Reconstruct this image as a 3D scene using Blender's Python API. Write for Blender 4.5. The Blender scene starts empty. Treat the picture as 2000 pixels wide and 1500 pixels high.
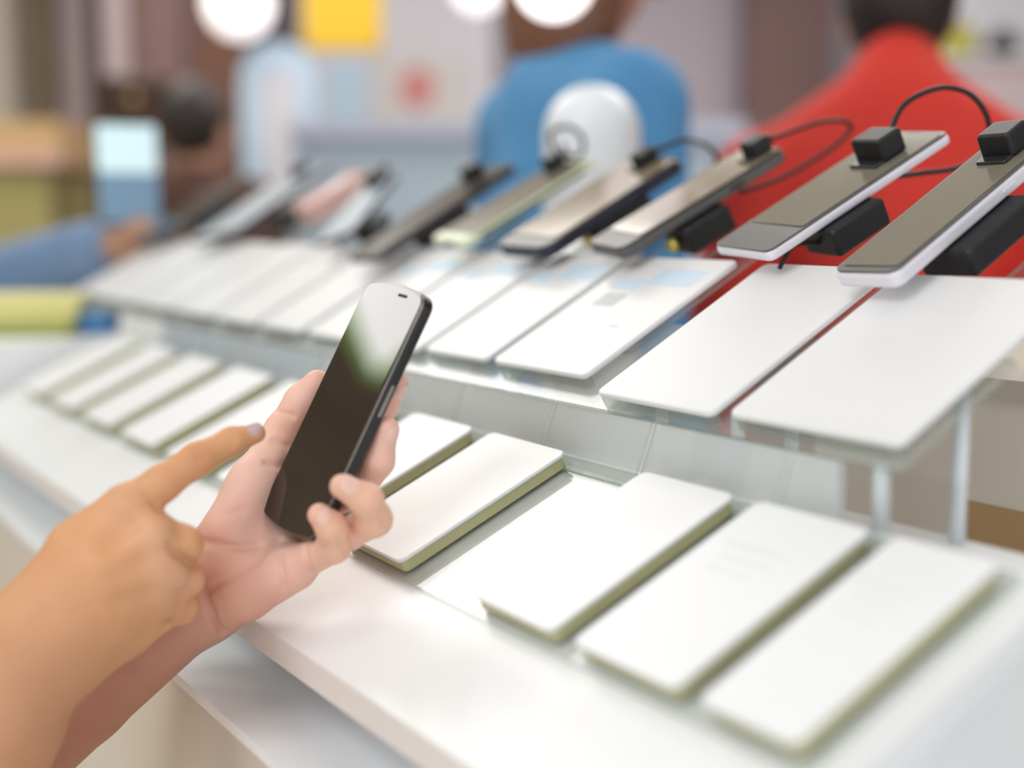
import bpy, math, random
import numpy as np
from mathutils import Vector

random.seed(7)
np.random.seed(7)
SC = bpy.context.scene
COL = SC.collection

# ------------------------------------------------------------------ camera
F = 2600.0                                   # focal length in pixels of the 2000 px wide frame
PITCH = math.atan(320 / F)
c_, s_ = math.cos(PITCH), math.sin(PITCH)
CAM = np.array([0, 0, 1.25])
AX = np.array([1.0, 0, 0]); AU = np.array([0, s_, c_]); AF = np.array([0, c_, -s_])
cam_data = bpy.data.cameras.new('camera')
cam = bpy.data.objects.new('camera', cam_data)
COL.objects.link(cam)
cam.location = CAM
cam.rotation_euler = (math.pi / 2 - PITCH, 0, 0)
cam_data.sensor_width = 36
cam_data.lens = 36 * F / 2000
cam_data.clip_start = 0.02
cam_data.dof.use_dof = True
cam_data.dof.focus_distance = 0.832
cam_data.dof.aperture_fstop = 1.9
SC.camera = cam

# ------------------------------------------------------------------ world and exposure
SC.view_settings.view_transform = 'Standard'
SC.view_settings.look = 'None'
SC.view_settings.gamma = 1
SC.view_settings.use_curve_mapping = False
SC.view_settings.exposure = -0.10
wd = bpy.data.worlds.new('world'); SC.world = wd
wd.use_nodes = True
bg = wd.node_tree.nodes['Background']
bg.inputs['Color'].default_value = (0.955, 0.98, 1.0, 1)
bg.inputs['Strength'].default_value = 1.12
SC.cycles.max_bounces = 8
SC.cycles.transparent_max_bounces = 16
SC.cycles.caustics_reflective = False
SC.cycles.caustics_refractive = False


def area(name, loc, target, sx, sy, power, color=(1, 1, 1)):
    d = bpy.data.lights.new(name, 'AREA')
    d.shape = 'RECTANGLE'; d.size = sx; d.size_y = sy; d.energy = power; d.color = color
    o = bpy.data.objects.new(name, d); COL.objects.link(o)
    o.location = loc
    o.rotation_euler = (Vector(target) - Vector(loc)).to_track_quat('-Z', 'Y').to_euler()
    return o


area('unseen_overhead_light', (-0.9, 1.5, 2.9), (0.0, 0.9, 1.0), 1.2, 0.9, 4, (1, 0.99, 0.97))
area('unseen_overhead_light', (-1.2, -0.3, 2.7), (0.0, 0.75, 0.95), 1.2, 0.9, 18, (0.95, 0.98, 1))  # added fill light that brightens ledge, fascia and palm
area('unseen_overhead_light', (0.55, 0.75, 2.92), (0.45, 0.75, 1.0), 1.4, 1.0, 4, (1, 0.99, 0.98))  # added light that keeps the counter's upward-facing whites bright
area('unseen_overhead_light', (0.9, 3.4, 2.9), (0.6, 3.2, 1.0), 2.4, 1.4, 60, (1, 0.97, 0.93))
area('unseen_overhead_light', (-1.3, 3.6, 2.9), (-1.2, 3.5, 1.0), 1.6, 1.6, 45, (1, 0.97, 0.93))

# ------------------------------------------------------------------ geometry frame of the display
hu = np.array([-1650, 2600 * c_ + 320 * s_, 0]); hu /= np.linalg.norm(hu)      # along the counter, away from the camera
hw = np.array([hu[1], -hu[0], 0])                                              # across the counter, to its back
K = np.array([0, 0, 1.0])


def ray(x, y): return AX * (x - 1000) / F + AU * (750 - y) / F + AF
def P(x, y, z): return CAM + ray(x, y) * z


def hit(x, y, o, n):
    d = ray(x, y)
    return CAM + d * (np.dot(o - CAM, n) / np.dot(d, n))


def W(u, w, z): return hu * u + hw * w + K * z


A0 = P(810, 1150, 0.78)
LA = math.radians(25)
LV = hw * math.cos(LA) + K * math.sin(LA); LN = -hw * math.sin(LA) + K * math.cos(LA)
UA = math.radians(29)
UV = hw * math.cos(UA) + K * math.sin(UA); UN = -hw * math.sin(UA) + K * math.cos(UA)
A0w = float(A0 @ hw)
def low(u, w, h=0.0):                       # a point over the lower shelf (u along, w across, h above)
    return hu * u + hw * w + K * (A0[2] + (w - A0w) * math.tan(LA)) + LN * h
EW, EZ = 0.4828, 1.1396
def upp(u, w, h=0.0):
    return hu * u + hw * w + K * (EZ + (w - EW) * math.tan(UA)) + UN * h
UO = upp(0, EW)


# ------------------------------------------------------------------ materials
def mat(name, color, rough=0.5, metal=0.0, spec=0.5, noise=0.0, nscale=20, emit=0, coat=0, sss=0, ior=1.5, bump=0):
    m = bpy.data.materials.new(name); m.use_nodes = True
    nt = m.node_tree; b = nt.nodes['Principled BSDF']
    col = tuple(color) + (1,)
    b.inputs['Base Color'].default_value = col
    b.inputs['Roughness'].default_value = rough
    b.inputs['Metallic'].default_value = metal
    b.inputs['Specular IOR Level'].default_value = spec
    b.inputs['IOR'].default_value = ior
    if coat: b.inputs['Coat Weight'].default_value = coat
    if emit:
        b.inputs['Emission Color'].default_value = col
        b.inputs['Emission Strength'].default_value = emit
    if noise or bump:
        tc = nt.nodes.new('ShaderNodeTexCoord')
        n = nt.nodes.new('ShaderNodeTexNoise'); n.inputs['Scale'].default_value = nscale
        n.inputs['Detail'].default_value = 4
        nt.links.new(tc.outputs['Object'], n.inputs['Vector'])
        if noise:
            mx = nt.nodes.new('ShaderNodeMix'); mx.data_type = 'RGBA'
            mx.inputs[6].default_value = tuple(max(0, v * (1 - noise)) for v in color) + (1,)
            mx.inputs[7].default_value = tuple(min(1, v * (1 + noise)) for v in color) + (1,)
            nt.links.new(n.outputs['Fac'], mx.inputs[0])
            nt.links.new(mx.outputs[2], b.inputs['Base Color'])
        if bump:
            bp = nt.nodes.new('ShaderNodeBump'); bp.inputs['Strength'].default_value = bump
            bp.inputs['Distance'].default_value = 0.002
            nt.links.new(n.outputs['Fac'], bp.inputs['Height'])
            nt.links.new(bp.outputs['Normal'], b.inputs['Normal'])
    return m


def clear(name, tint, rough=0.03, body=0.0, body_col=(0.9, 0.92, 0.9)):
    """clear acrylic: see-through with a fresnel gloss and, where it is frosted, some white body"""
    m = bpy.data.materials.new(name); m.use_nodes = True
    nt = m.node_tree; nt.nodes.clear()
    out = nt.nodes.new('ShaderNodeOutputMaterial')
    tr = nt.nodes.new('ShaderNodeBsdfTransparent'); tr.inputs['Color'].default_value = tuple(tint) + (1,)
    gl = nt.nodes.new('ShaderNodeBsdfGlossy'); gl.inputs['Roughness'].default_value = rough
    lw = nt.nodes.new('ShaderNodeLayerWeight'); lw.inputs['Blend'].default_value = 0.5
    pw = nt.nodes.new('ShaderNodeMath'); pw.operation = 'POWER'; pw.inputs[1].default_value = 4.0
    fr = nt.nodes.new('ShaderNodeMath'); fr.operation = 'MULTIPLY_ADD'; fr.inputs[1].default_value = 0.7; fr.inputs[2].default_value = 0.045
    nt.links.new(lw.outputs['Facing'], pw.inputs[0]); nt.links.new(pw.outputs[0], fr.inputs[0])
    mx = nt.nodes.new('ShaderNodeMixShader')
    nt.links.new(fr.outputs[0], mx.inputs[0])
    src = tr
    if body:
        df = nt.nodes.new('ShaderNodeBsdfDiffuse'); df.inputs['Color'].default_value = tuple(body_col) + (1,)
        m2 = nt.nodes.new('ShaderNodeMixShader'); m2.inputs[0].default_value = body
        nt.links.new(tr.outputs[0], m2.inputs[1]); nt.links.new(df.outputs[0], m2.inputs[2])
        src = m2
    nt.links.new(src.outputs[0], mx.inputs[1]); nt.links.new(gl.outputs[0], mx.inputs[2])
    nt.links.new(mx.outputs[0], out.inputs['Surface'])
    return m


def milky(name, color, through=0.5, rough=0.3):
    """thin white plastic that lets part of the light through"""
    m = bpy.data.materials.new(name); m.use_nodes = True
    nt = m.node_tree; b = nt.nodes['Principled BSDF']; out = nt.nodes['Material Output']
    b.inputs['Base Color'].default_value = tuple(color) + (1,); b.inputs['Roughness'].default_value = rough
    tl = nt.nodes.new('ShaderNodeBsdfTranslucent'); tl.inputs['Color'].default_value = tuple(color) + (1,)
    mx = nt.nodes.new('ShaderNodeMixShader'); mx.inputs[0].default_value = through
    nt.links.new(b.outputs[0], mx.inputs[1]); nt.links.new(tl.outputs[0], mx.inputs[2])
    nt.links.new(mx.outputs[0], out.inputs['Surface'])
    return m


def skin_mat(name):
    m = bpy.data.materials.new(name); m.use_nodes = True
    nt = m.node_tree; b = nt.nodes['Principled BSDF']
    at = nt.nodes.new('ShaderNodeAttribute'); at.attribute_name = 'col'
    tc = nt.nodes.new('ShaderNodeTexCoord')
    n = nt.nodes.new('ShaderNodeTexNoise'); n.inputs['Scale'].default_value = 60; n.inputs['Detail'].default_value = 5
    n2 = nt.nodes.new('ShaderNodeTexNoise'); n2.inputs['Scale'].default_value = 900; n2.inputs['Detail'].default_value = 3
    nt.links.new(tc.outputs['Object'], n.inputs['Vector']); nt.links.new(tc.outputs['Object'], n2.inputs['Vector'])
    mr = nt.nodes.new('ShaderNodeMapRange'); mr.inputs[3].default_value = 0.92; mr.inputs[4].default_value = 1.08
    nt.links.new(n.outputs['Fac'], mr.inputs[0])
    mx = nt.nodes.new('ShaderNodeMix'); mx.data_type = 'RGBA'; mx.blend_type = 'MULTIPLY'; mx.inputs[0].default_value = 1
    nt.links.new(at.outputs['Color'], mx.inputs[6]); nt.links.new(mr.outputs[0], mx.inputs[7])
    nt.links.new(mx.outputs[2], b.inputs['Base Color'])
    bp = nt.nodes.new('ShaderNodeBump'); bp.inputs['Strength'].default_value = 0.12; bp.inputs['Distance'].default_value = 0.0006
    nt.links.new(n2.outputs['Fac'], bp.inputs['Height']); nt.links.new(bp.outputs['Normal'], b.inputs['Normal'])
    b.inputs['Roughness'].default_value = 0.5
    b.inputs['Specular IOR Level'].default_value = 0.35
    b.inputs['Subsurface Weight'].default_value = 0.12
    b.inputs['Subsurface Radius'].default_value = (0.006, 0.002, 0.001)
    b.inputs['Subsurface Scale'].default_value = 0.6
    return m


M = dict(
    white=mat('white_laminate', (0.86, 0.87, 0.88), 0.28, noise=0.02, nscale=6),
    fascia=mat('cream_edge_band', (0.80, 0.74, 0.70), 0.45, noise=0.03),
    ledge=mat('glossy_grey_white', (0.88, 0.90, 0.92), 0.15, noise=0.03, nscale=4),
    plinthpaint=mat('cream_paint', (0.86, 0.80, 0.71), 0.6, noise=0.04, nscale=4),
    beige=mat('beige_laminate', (0.74, 0.66, 0.56), 0.5, noise=0.05, nscale=5),
    milk=milky('white_plastic_sheet', (0.97, 0.97, 0.98), 0.22),
    milkback=milky('white_translucent_sheet', (0.97, 0.97, 0.97), 0.6),
    card=mat('white_card', (0.86, 0.87, 0.89), 0.35, noise=0.01),
    olive=mat('olive_edge_and_shade', (0.56, 0.53, 0.29), 0.35, noise=0.1, nscale=30),  # edge tint plus the cards' shadow strips, put into the colour
    ink=mat('grey_print', (0.62, 0.63, 0.64), 0.5, noise=0.05),
    inkpale=mat('pale_grey_print', (0.80, 0.81, 0.83), 0.5, noise=0.02),
    inkblue=mat('pale_blue_print', (0.60, 0.74, 0.88), 0.5, noise=0.04),
    clear=clear('clear_acrylic', (0.965, 0.975, 0.97)),
    clearedge=clear('acrylic_cut_edge', (0.80, 0.85, 0.80), 0.2, 0.25, (0.76, 0.80, 0.74)),
    frost=clear('frosted_acrylic', (0.96, 0.97, 0.96), 0.15, 0.15, (0.84, 0.86, 0.85)),
    black=mat('black_plastic', (0.006, 0.006, 0.007), 0.45, noise=0.2),
    cable=mat('black_rubber', (0.012, 0.006, 0.006), 0.5, noise=0.2),
    darkbody=mat('dark_phone_shell', (0.025, 0.024, 0.028), 0.25, noise=0.1),
    navybody=mat('navy_phone_shell', (0.014, 0.016, 0.034), 0.3, noise=0.1),
    greybody=mat('grey_phone_shell', (0.10, 0.095, 0.09), 0.3, noise=0.1),
    whitebody=mat('white_phone_shell', (0.78, 0.76, 0.82), 0.25, noise=0.02),
    limebody=mat('pale_lime_phone_shell', (0.74, 0.80, 0.58), 0.3, noise=0.03),
    reflbeige=mat('screen_glass_beige_reflection', (0.27, 0.22, 0.15), 0.10, spec=0.6, ior=1.6, noise=0.05),  # beige reflection of the room put into the base colour
    reflgrey=mat('screen_glass_grey_reflection', (0.22, 0.20, 0.15), 0.10, spec=0.6, ior=1.6, noise=0.05),  # reflected grey-brown room tone put into the base colour
    glassdark=mat('dark_screen_glass', (0.10, 0.085, 0.07), 0.12, spec=0.6, ior=1.6, noise=0.05),
    glassblue=mat('pale_blue_screen_glass', (0.72, 0.82, 0.90), 0.15, noise=0.05),
    gold=mat('brass_connector', (0.75, 0.62, 0.15), 0.3, 0.6, noise=0.05),
    heldbody=mat('black_handset_shell', (0.012, 0.010, 0.011), 0.22, noise=0.15),
    heldtrim=mat('polished_dark_trim', (0.32, 0.29, 0.27), 0.2, 0.9, noise=0.05),
    heldglass=mat('black_screen_glass', (0.032, 0.020, 0.015), 0.018, spec=0.5, ior=1.5, noise=0.04),
    skin=skin_mat('skin'),
    nail=mat('fingernail', (0.86, 0.56, 0.48), 0.42, spec=0.25, noise=0.04),
    nailgrey=mat('grey_pink_polish', (0.56, 0.40, 0.38), 0.16, noise=0.08, coat=0.6),
    red=mat('red_cloth', (0.72, 0.042, 0.026), 0.8, noise=0.08, nscale=8),
    bluecloth=mat('blue_cloth', (0.09, 0.30, 0.58), 0.8, noise=0.1, nscale=8),
    denim=mat('denim_blue_cloth', (0.20, 0.30, 0.47), 0.85, noise=0.12, nscale=12),
    browncloth=mat('dark_brown_cloth', (0.085, 0.035, 0.024), 0.85, noise=0.15, nscale=8),
    trousers=mat('dark_trousers', (0.05, 0.05, 0.065), 0.85, noise=0.1),
    hairblack=mat('black_hair', (0.018, 0.010, 0.008), 0.5, noise=0.3, nscale=60),
    hairbrown=mat('brown_hair', (0.20, 0.085, 0.045), 0.5, noise=0.3, nscale=60),
    shoe=mat('black_shoe_leather', (0.02, 0.02, 0.02), 0.4, noise=0.1),
    wall=mat('lilac_grey_paint', (0.56, 0.50, 0.57), 0.8, noise=0.04, nscale=3),
    wallbeige=mat('beige_paint', (0.52, 0.45, 0.36), 0.8, noise=0.05, nscale=3),
    ceil=mat('ceiling_paint', (0.72, 0.68, 0.62), 0.9, noise=0.03),
    floor=mat('beige_floor_tile', (0.60, 0.54, 0.46), 0.35, noise=0.08, nscale=3),
    mauve=mat('mauve_brown_panel', (0.22, 0.13, 0.12), 0.7, noise=0.15, nscale=4),
    brownwood=mat('brown_wood', (0.15, 0.060, 0.032), 0.55, noise=0.2, nscale=6),
    darkwood=mat('dark_brown_wood', (0.050, 0.018, 0.006), 0.5, noise=0.2, nscale=6),
    tan=mat('tan_wood', (0.55, 0.36, 0.18), 0.5, noise=0.15, nscale=5),
    oliveyellow=mat('olive_yellow_board', (0.42, 0.36, 0.14), 0.6, noise=0.12, nscale=5),
    pillar=mat('pale_stone_paint', (0.60, 0.54, 0.46), 0.7, noise=0.06, nscale=4),
    pillardark=mat('khaki_paint', (0.32, 0.25, 0.16), 0.7, noise=0.1, nscale=4),
    pinkgrey=mat('pink_grey_paint', (0.52, 0.42, 0.44), 0.8, noise=0.06, nscale=4),
    paleblue=mat('pale_blue_fabric', (0.50, 0.66, 0.80), 0.7, noise=0.12, nscale=4),
    midblue=mat('blue_plastic', (0.03, 0.22, 0.52), 0.5, noise=0.1, nscale=6),
    yellow=mat('yellow_sign_paint', (0.72, 0.44, 0.015), 0.5, noise=0.08, nscale=4),
    paleyellow=mat('pale_yellow_card', (0.74, 0.70, 0.28), 0.6, noise=0.1, nscale=10),
    olivegreen=mat('olive_green_card', (0.36, 0.40, 0.10), 0.6, noise=0.1, nscale=10),
    whitewall=mat('white_panel_paint', (0.66, 0.65, 0.70), 0.6, noise=0.03, nscale=3),
    poster=mat('poster_paper', (0.66, 0.62, 0.62), 0.6, noise=0.05, nscale=8),
    pinkspot=mat('coral_print', (0.66, 0.25, 0.24), 0.6, noise=0.08, nscale=8),
    lilacdesk=mat('pale_blue_lilac_board', (0.56, 0.60, 0.74), 0.6, noise=0.05, nscale=4),
    skydesk=mat('pale_sky_board', (0.55, 0.68, 0.80), 0.5, noise=0.08, nscale=4),
    dome=mat('white_gloss_plastic', (0.80, 0.84, 0.88), 0.35, noise=0.03),
    limebag=mat('lime_cloth', (0.40, 0.38, 0.03), 0.8, noise=0.15, nscale=10),
    lampwhite=mat('lit_white_glass', (1.0, 0.93, 0.93), 0.4, emit=1.3),
    lampbody=mat('lamp_cord_plastic', (0.3, 0.28, 0.28), 0.5, noise=0.05),
    panellit=mat('reflection_panel_glow', (1.0, 0.99, 0.97), 0.5, emit=11.0),
    greenfringe=mat('green_reflection_fringe', (0.30, 0.62, 0.12), 0.5, emit=5.0),
    screenlit=mat('lit_pale_blue_screen', (0.66, 0.86, 0.92), 0.3, emit=0.35),
    bluescreen=mat('blue_case', (0.22, 0.38, 0.56), 0.4, noise=0.1),
    greenbox=mat('pale_green_board', (0.30, 0.46, 0.20), 0.6, noise=0.05),
    pinkbox=mat('pink_print', (0.72, 0.44, 0.40), 0.6, noise=0.1, nscale=12),
)


# ------------------------------------------------------------------ object helpers
def empty(name, loc, label=None, cat=None, group=None):
    o = bpy.data.objects.new(name, None); COL.objects.link(o)
    o.location = Vector(loc); o.empty_display_size = 0.02
    tag(o, label, cat, group)
    return o


def tag(o, label=None, cat=None, group=None, kind=None):
    if label: o['label'] = label
    if cat: o['category'] = cat
    if group: o['group'] = group
    if kind: o['kind'] = kind
    return o


def base_of(o):
    b = np.zeros(3)
    while o is not None:
        b = b + np.array(o.location); o = o.parent
    return b


def make(name, verts, faces, m, parent=None, smooth=False, mats=None, fmat=None, cols=None, origin=None):
    """one mesh object from world-space vertices; its origin sits at its own base"""
    v = np.asarray(verts, float)
    org = np.array(origin) if origin is not None else np.array([(v[:, 0].min() + v[:, 0].max()) / 2, (v[:, 1].min() + v[:, 1].max()) / 2, v[:, 2].min()])
    me = bpy.data.meshes.new(name)
    me.from_pydata((v - org).tolist(), [], [list(map(int, f)) for f in faces])
    me.update()
    for mm in (mats or [m]): me.materials.append(mm)
    if fmat is not None: me.polygons.foreach_set('material_index', fmat)
    if smooth: me.polygons.foreach_set('use_smooth', [True] * len(me.polygons))
    if cols is not None:
        at = me.color_attributes.new('col', 'FLOAT_COLOR', 'POINT')
        at.data.foreach_set('color', np.concatenate([cols, np.ones((len(cols), 1))], 1).astype(np.float32).ravel())
    o = bpy.data.objects.new(name, me); COL.objects.link(o)
    if parent is not None:
        o.parent = parent
        o.location = Vector(org - base_of(parent))
    else:
        o.location = Vector(org)
    return o


def outline(lx, ly, r, n=6, bulge=0.0, nb=8):
    """rounded rectangle outline, counter-clockwise, centred at 0; bulge bows out its two short ends"""
    pts = []
    for cx, cy, a0 in ((lx / 2 - r, ly / 2 - r, 0), (-lx / 2 + r, ly / 2 - r, 90), (-lx / 2 + r, -ly / 2 + r, 180), (lx / 2 - r, -ly / 2 + r, 270)):
        for i in range(n + 1):
            a = math.radians(a0 + 90 * i / n)
            pts.append((cx + r * math.cos(a), cy + r * math.sin(a)))
        if bulge and a0 in (0, 180):
            x0 = pts[-1][0]
            for j in range(1, nb):
                pts.append((x0 + (-2 * x0) * j / nb, pts[-1][1]))
    if bulge:
        pts = [(x, y + math.copysign(bulge * (1 - (2 * x / lx) ** 2), y) if abs(y) > ly / 2 - r else y) for x, y in pts]
    return pts


def slab(o, ex, ey, en, pts, t, bev=0.0, nb=3, z0=0.0):
    """prism over an outline, frame origin o, thickness t along en, with rounded top and bottom edges"""
    pts = np.array(pts); n = len(pts)
    d = np.roll(pts, -1, 0) - np.roll(pts, 1, 0)
    nn = np.stack([d[:, 1], -d[:, 0]], 1); nn /= (np.linalg.norm(nn, axis=1, keepdims=True) + 1e-12)
    rings = []
    if bev > 0:
        for i in range(nb + 1):
            a = math.pi / 2 * i / nb
            rings.append((bev * (1 - math.sin(a)), bev * (1 - math.cos(a))))
        for i in range(nb, -1, -1):
            a = math.pi / 2 * i / nb
            rings.append((bev * (1 - math.sin(a)), t - bev * (1 - math.cos(a))))
    else:
        rings = [(0, 0), (0, t)]
    V = []; Fc = []
    for ins, h in rings:
        q = pts - nn * ins
        for x, y in q: V.append(o + ex * x + ey * y + en * (h + z0))
    R = len(rings)
    for i in range(R - 1):
        for j in range(n):
            k = (j + 1) % n
            Fc.append((i * n + j, i * n + k, (i + 1) * n + k, (i + 1) * n + j))
    Fc.append(tuple(range(n - 1, -1, -1)))
    Fc.append(tuple((R - 1) * n + j for j in range(n)))
    return V, Fc


def merge(*vf):
    V = []; Fc = []
    for v, f in vf:
        b = len(V); V += list(v); Fc += [tuple(i + b for i in q) for q in f]
    return V, Fc


def boxw(x0, x1, y0, y1, z0, z1):
    V = [np.array(p) for p in ((x0, y0, z0), (x1, y0, z0), (x1, y1, z0), (x0, y1, z0), (x0, y0, z1), (x1, y0, z1), (x1, y1, z1), (x0, y1, z1))]
    return V, [(3, 2, 1, 0), (4, 5, 6, 7), (0, 1, 5, 4), (1, 2, 6, 5), (2, 3, 7, 6), (3, 0, 4, 7)]


def rbox(x0, x1, y0, y1, z0, z1, r=0.02, bev=0.01):
    o = np.array([(x0 + x1) / 2, (y0 + y1) / 2, z0])
    return slab(o, AX, np.array([0, 1.0, 0]), K, outline(x1 - x0, y1 - y0, r), z1 - z0, bev)


def prism(poly3, d):
    """solid of a planar polygon swept along vector d"""
    n = len(poly3); V = [np.array(p) for p in poly3] + [np.array(p) + d for p in poly3]
    Fc = [tuple(range(n)), tuple(range(2 * n - 1, n - 1, -1))]
    for i in range(n):
        j = (i + 1) % n; Fc.append((i, i + n, j + n, j))
    return V, Fc


def spline(pts, n=10):
    pts = [np.array(p, float) for p in pts]
    q = [2 * pts[0] - pts[1]] + pts + [2 * pts[-1] - pts[-2]]
    out = []
    for i in range(1, len(q) - 2):
        for j in range(n):
            t = j / n
            out.append(0.5 * ((2 * q[i]) + (-q[i - 1] + q[i + 1]) * t + (2 * q[i - 1] - 5 * q[i] + 4 * q[i + 1] - q[i + 2]) * t * t + (-q[i - 1] + 3 * q[i] - 3 * q[i + 1] + q[i + 2]) * t ** 3))
    out.append(pts[-1])
    return out


def tube(pts, r, n=8):
    pts = [np.array(p, float) for p in pts]; V = []; Fc = []
    up = np.array([0.3, 0.2, 0.9])
    for i, p in enumerate(pts):
        t = pts[min(i + 1, len(pts) - 1)] - pts[max(i - 1, 0)]; t = t / (np.linalg.norm(t) + 1e-12)
        a = np.cross(t, up); a /= np.linalg.norm(a) + 1e-12; b = np.cross(t, a)
        for j in range(n):
            th = 2 * math.pi * j / n
            V.append(p + (a * math.cos(th) + b * math.sin(th)) * r)
    m = len(pts)
    for i in range(m - 1):
        for j in range(n):
            k = (j + 1) % n; Fc.append((i * n + j, i * n + k, (i + 1) * n + k, (i + 1) * n + j))
    Fc.append(tuple(range(n - 1, -1, -1))); Fc.append(tuple((m - 1) * n + j for j in range(n)))
    return V, Fc


def lathe(o, prof, n=28):
    V = []; Fc = []
    for r, z in prof:
        for j in range(n):
            a = 2 * math.pi * j / n
            V.append(np.array(o) + np.array([r * math.cos(a), r * math.sin(a), z]))
    for i in range(len(prof) - 1):
        for j in range(n):
            k = (j + 1) % n; Fc.append((i * n + j, i * n + k, (i + 1) * n + k, (i + 1) * n + j))
    Fc.append(tuple(range(n - 1, -1, -1))); Fc.append(tuple((len(prof) - 1) * n + j for j in range(n)))
    return V, Fc


# ------------------------------------------------------------------ smooth solids (distance field + surface nets)
def surface_nets(f, org, h):
    nx, ny, nz = f.shape
    ins = f < 0
    cnt = np.zeros((nx - 1, ny - 1, nz - 1), np.float32)
    acc = np.zeros((nx - 1, ny - 1, nz - 1, 3), np.float32)
    sl = lambda a, o: a[o[0]:nx - 1 + o[0], o[1]:ny - 1 + o[1], o[2]:nz - 1 + o[2]]
    any_in = np.zeros((nx - 1, ny - 1, nz - 1), bool); all_in = np.ones_like(any_in)
    for i in range(8):
        q = sl(ins, (i & 1, (i >> 1) & 1, (i >> 2) & 1)); any_in |= q; all_in &= q
    act = np.argwhere(any_in & ~all_in)
    pos = np.zeros((len(act), 3)); num = np.zeros(len(act))
    corners = [np.array((i & 1, (i >> 1) & 1, (i >> 2) & 1)) for i in range(8)]
    g = lambda o: f[act[:, 0] + o[0], act[:, 1] + o[1], act[:, 2] + o[2]]
    cv = [g(o) for o in corners]
    for a in range(8):
        for ax in range(3):
            b = a | (1 << ax)
            if b == a: continue
            fa, fb = cv[a], cv[b]; cross = (fa < 0) != (fb < 0)
            t = np.where(cross, fa / np.where(cross, fa - fb, 1), 0)
            p = corners[a][None, :] + t[:, None] * (corners[b] - corners[a])[None, :]
            pos += np.where(cross[:, None], p, 0); num += cross
    pos = pos / num[:, None] + act
    idx = -np.ones((nx - 1, ny - 1, nz - 1), np.int64); idx[act[:, 0], act[:, 1], act[:, 2]] = np.arange(len(act))
    faces = []
    for ax in range(3):
        o = [0, 0, 0]; o[ax] = 1
        a = ins[:nx - o[0], :ny - o[1], :nz - o[2]]; b = ins[o[0]:, o[1]:, o[2]:]
        e = np.argwhere(a != b); sgn = a[e[:, 0], e[:, 1], e[:, 2]]
        y, z = [k for k in range(3) if k != ax]
        ok = (e[:, y] > 0) & (e[:, z] > 0) & (e[:, y] < f.shape[y] - 1) & (e[:, z] < f.shape[z] - 1)
        e = e[ok]; sgn = sgn[ok]
        def at(dy, dz):
            q = e.copy(); q[:, y] -= dy; q[:, z] -= dz
            return idx[q[:, 0], q[:, 1], q[:, 2]]
        q = np.stack([at(1, 1), at(0, 1), at(0, 0), at(1, 0)], 1)
        flip = sgn if ax != 1 else ~sgn
        q = np.where(flip[:, None], q, q[:, ::-1])
        faces.append(q)
    return org + pos * h, np.concatenate(faces)


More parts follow.
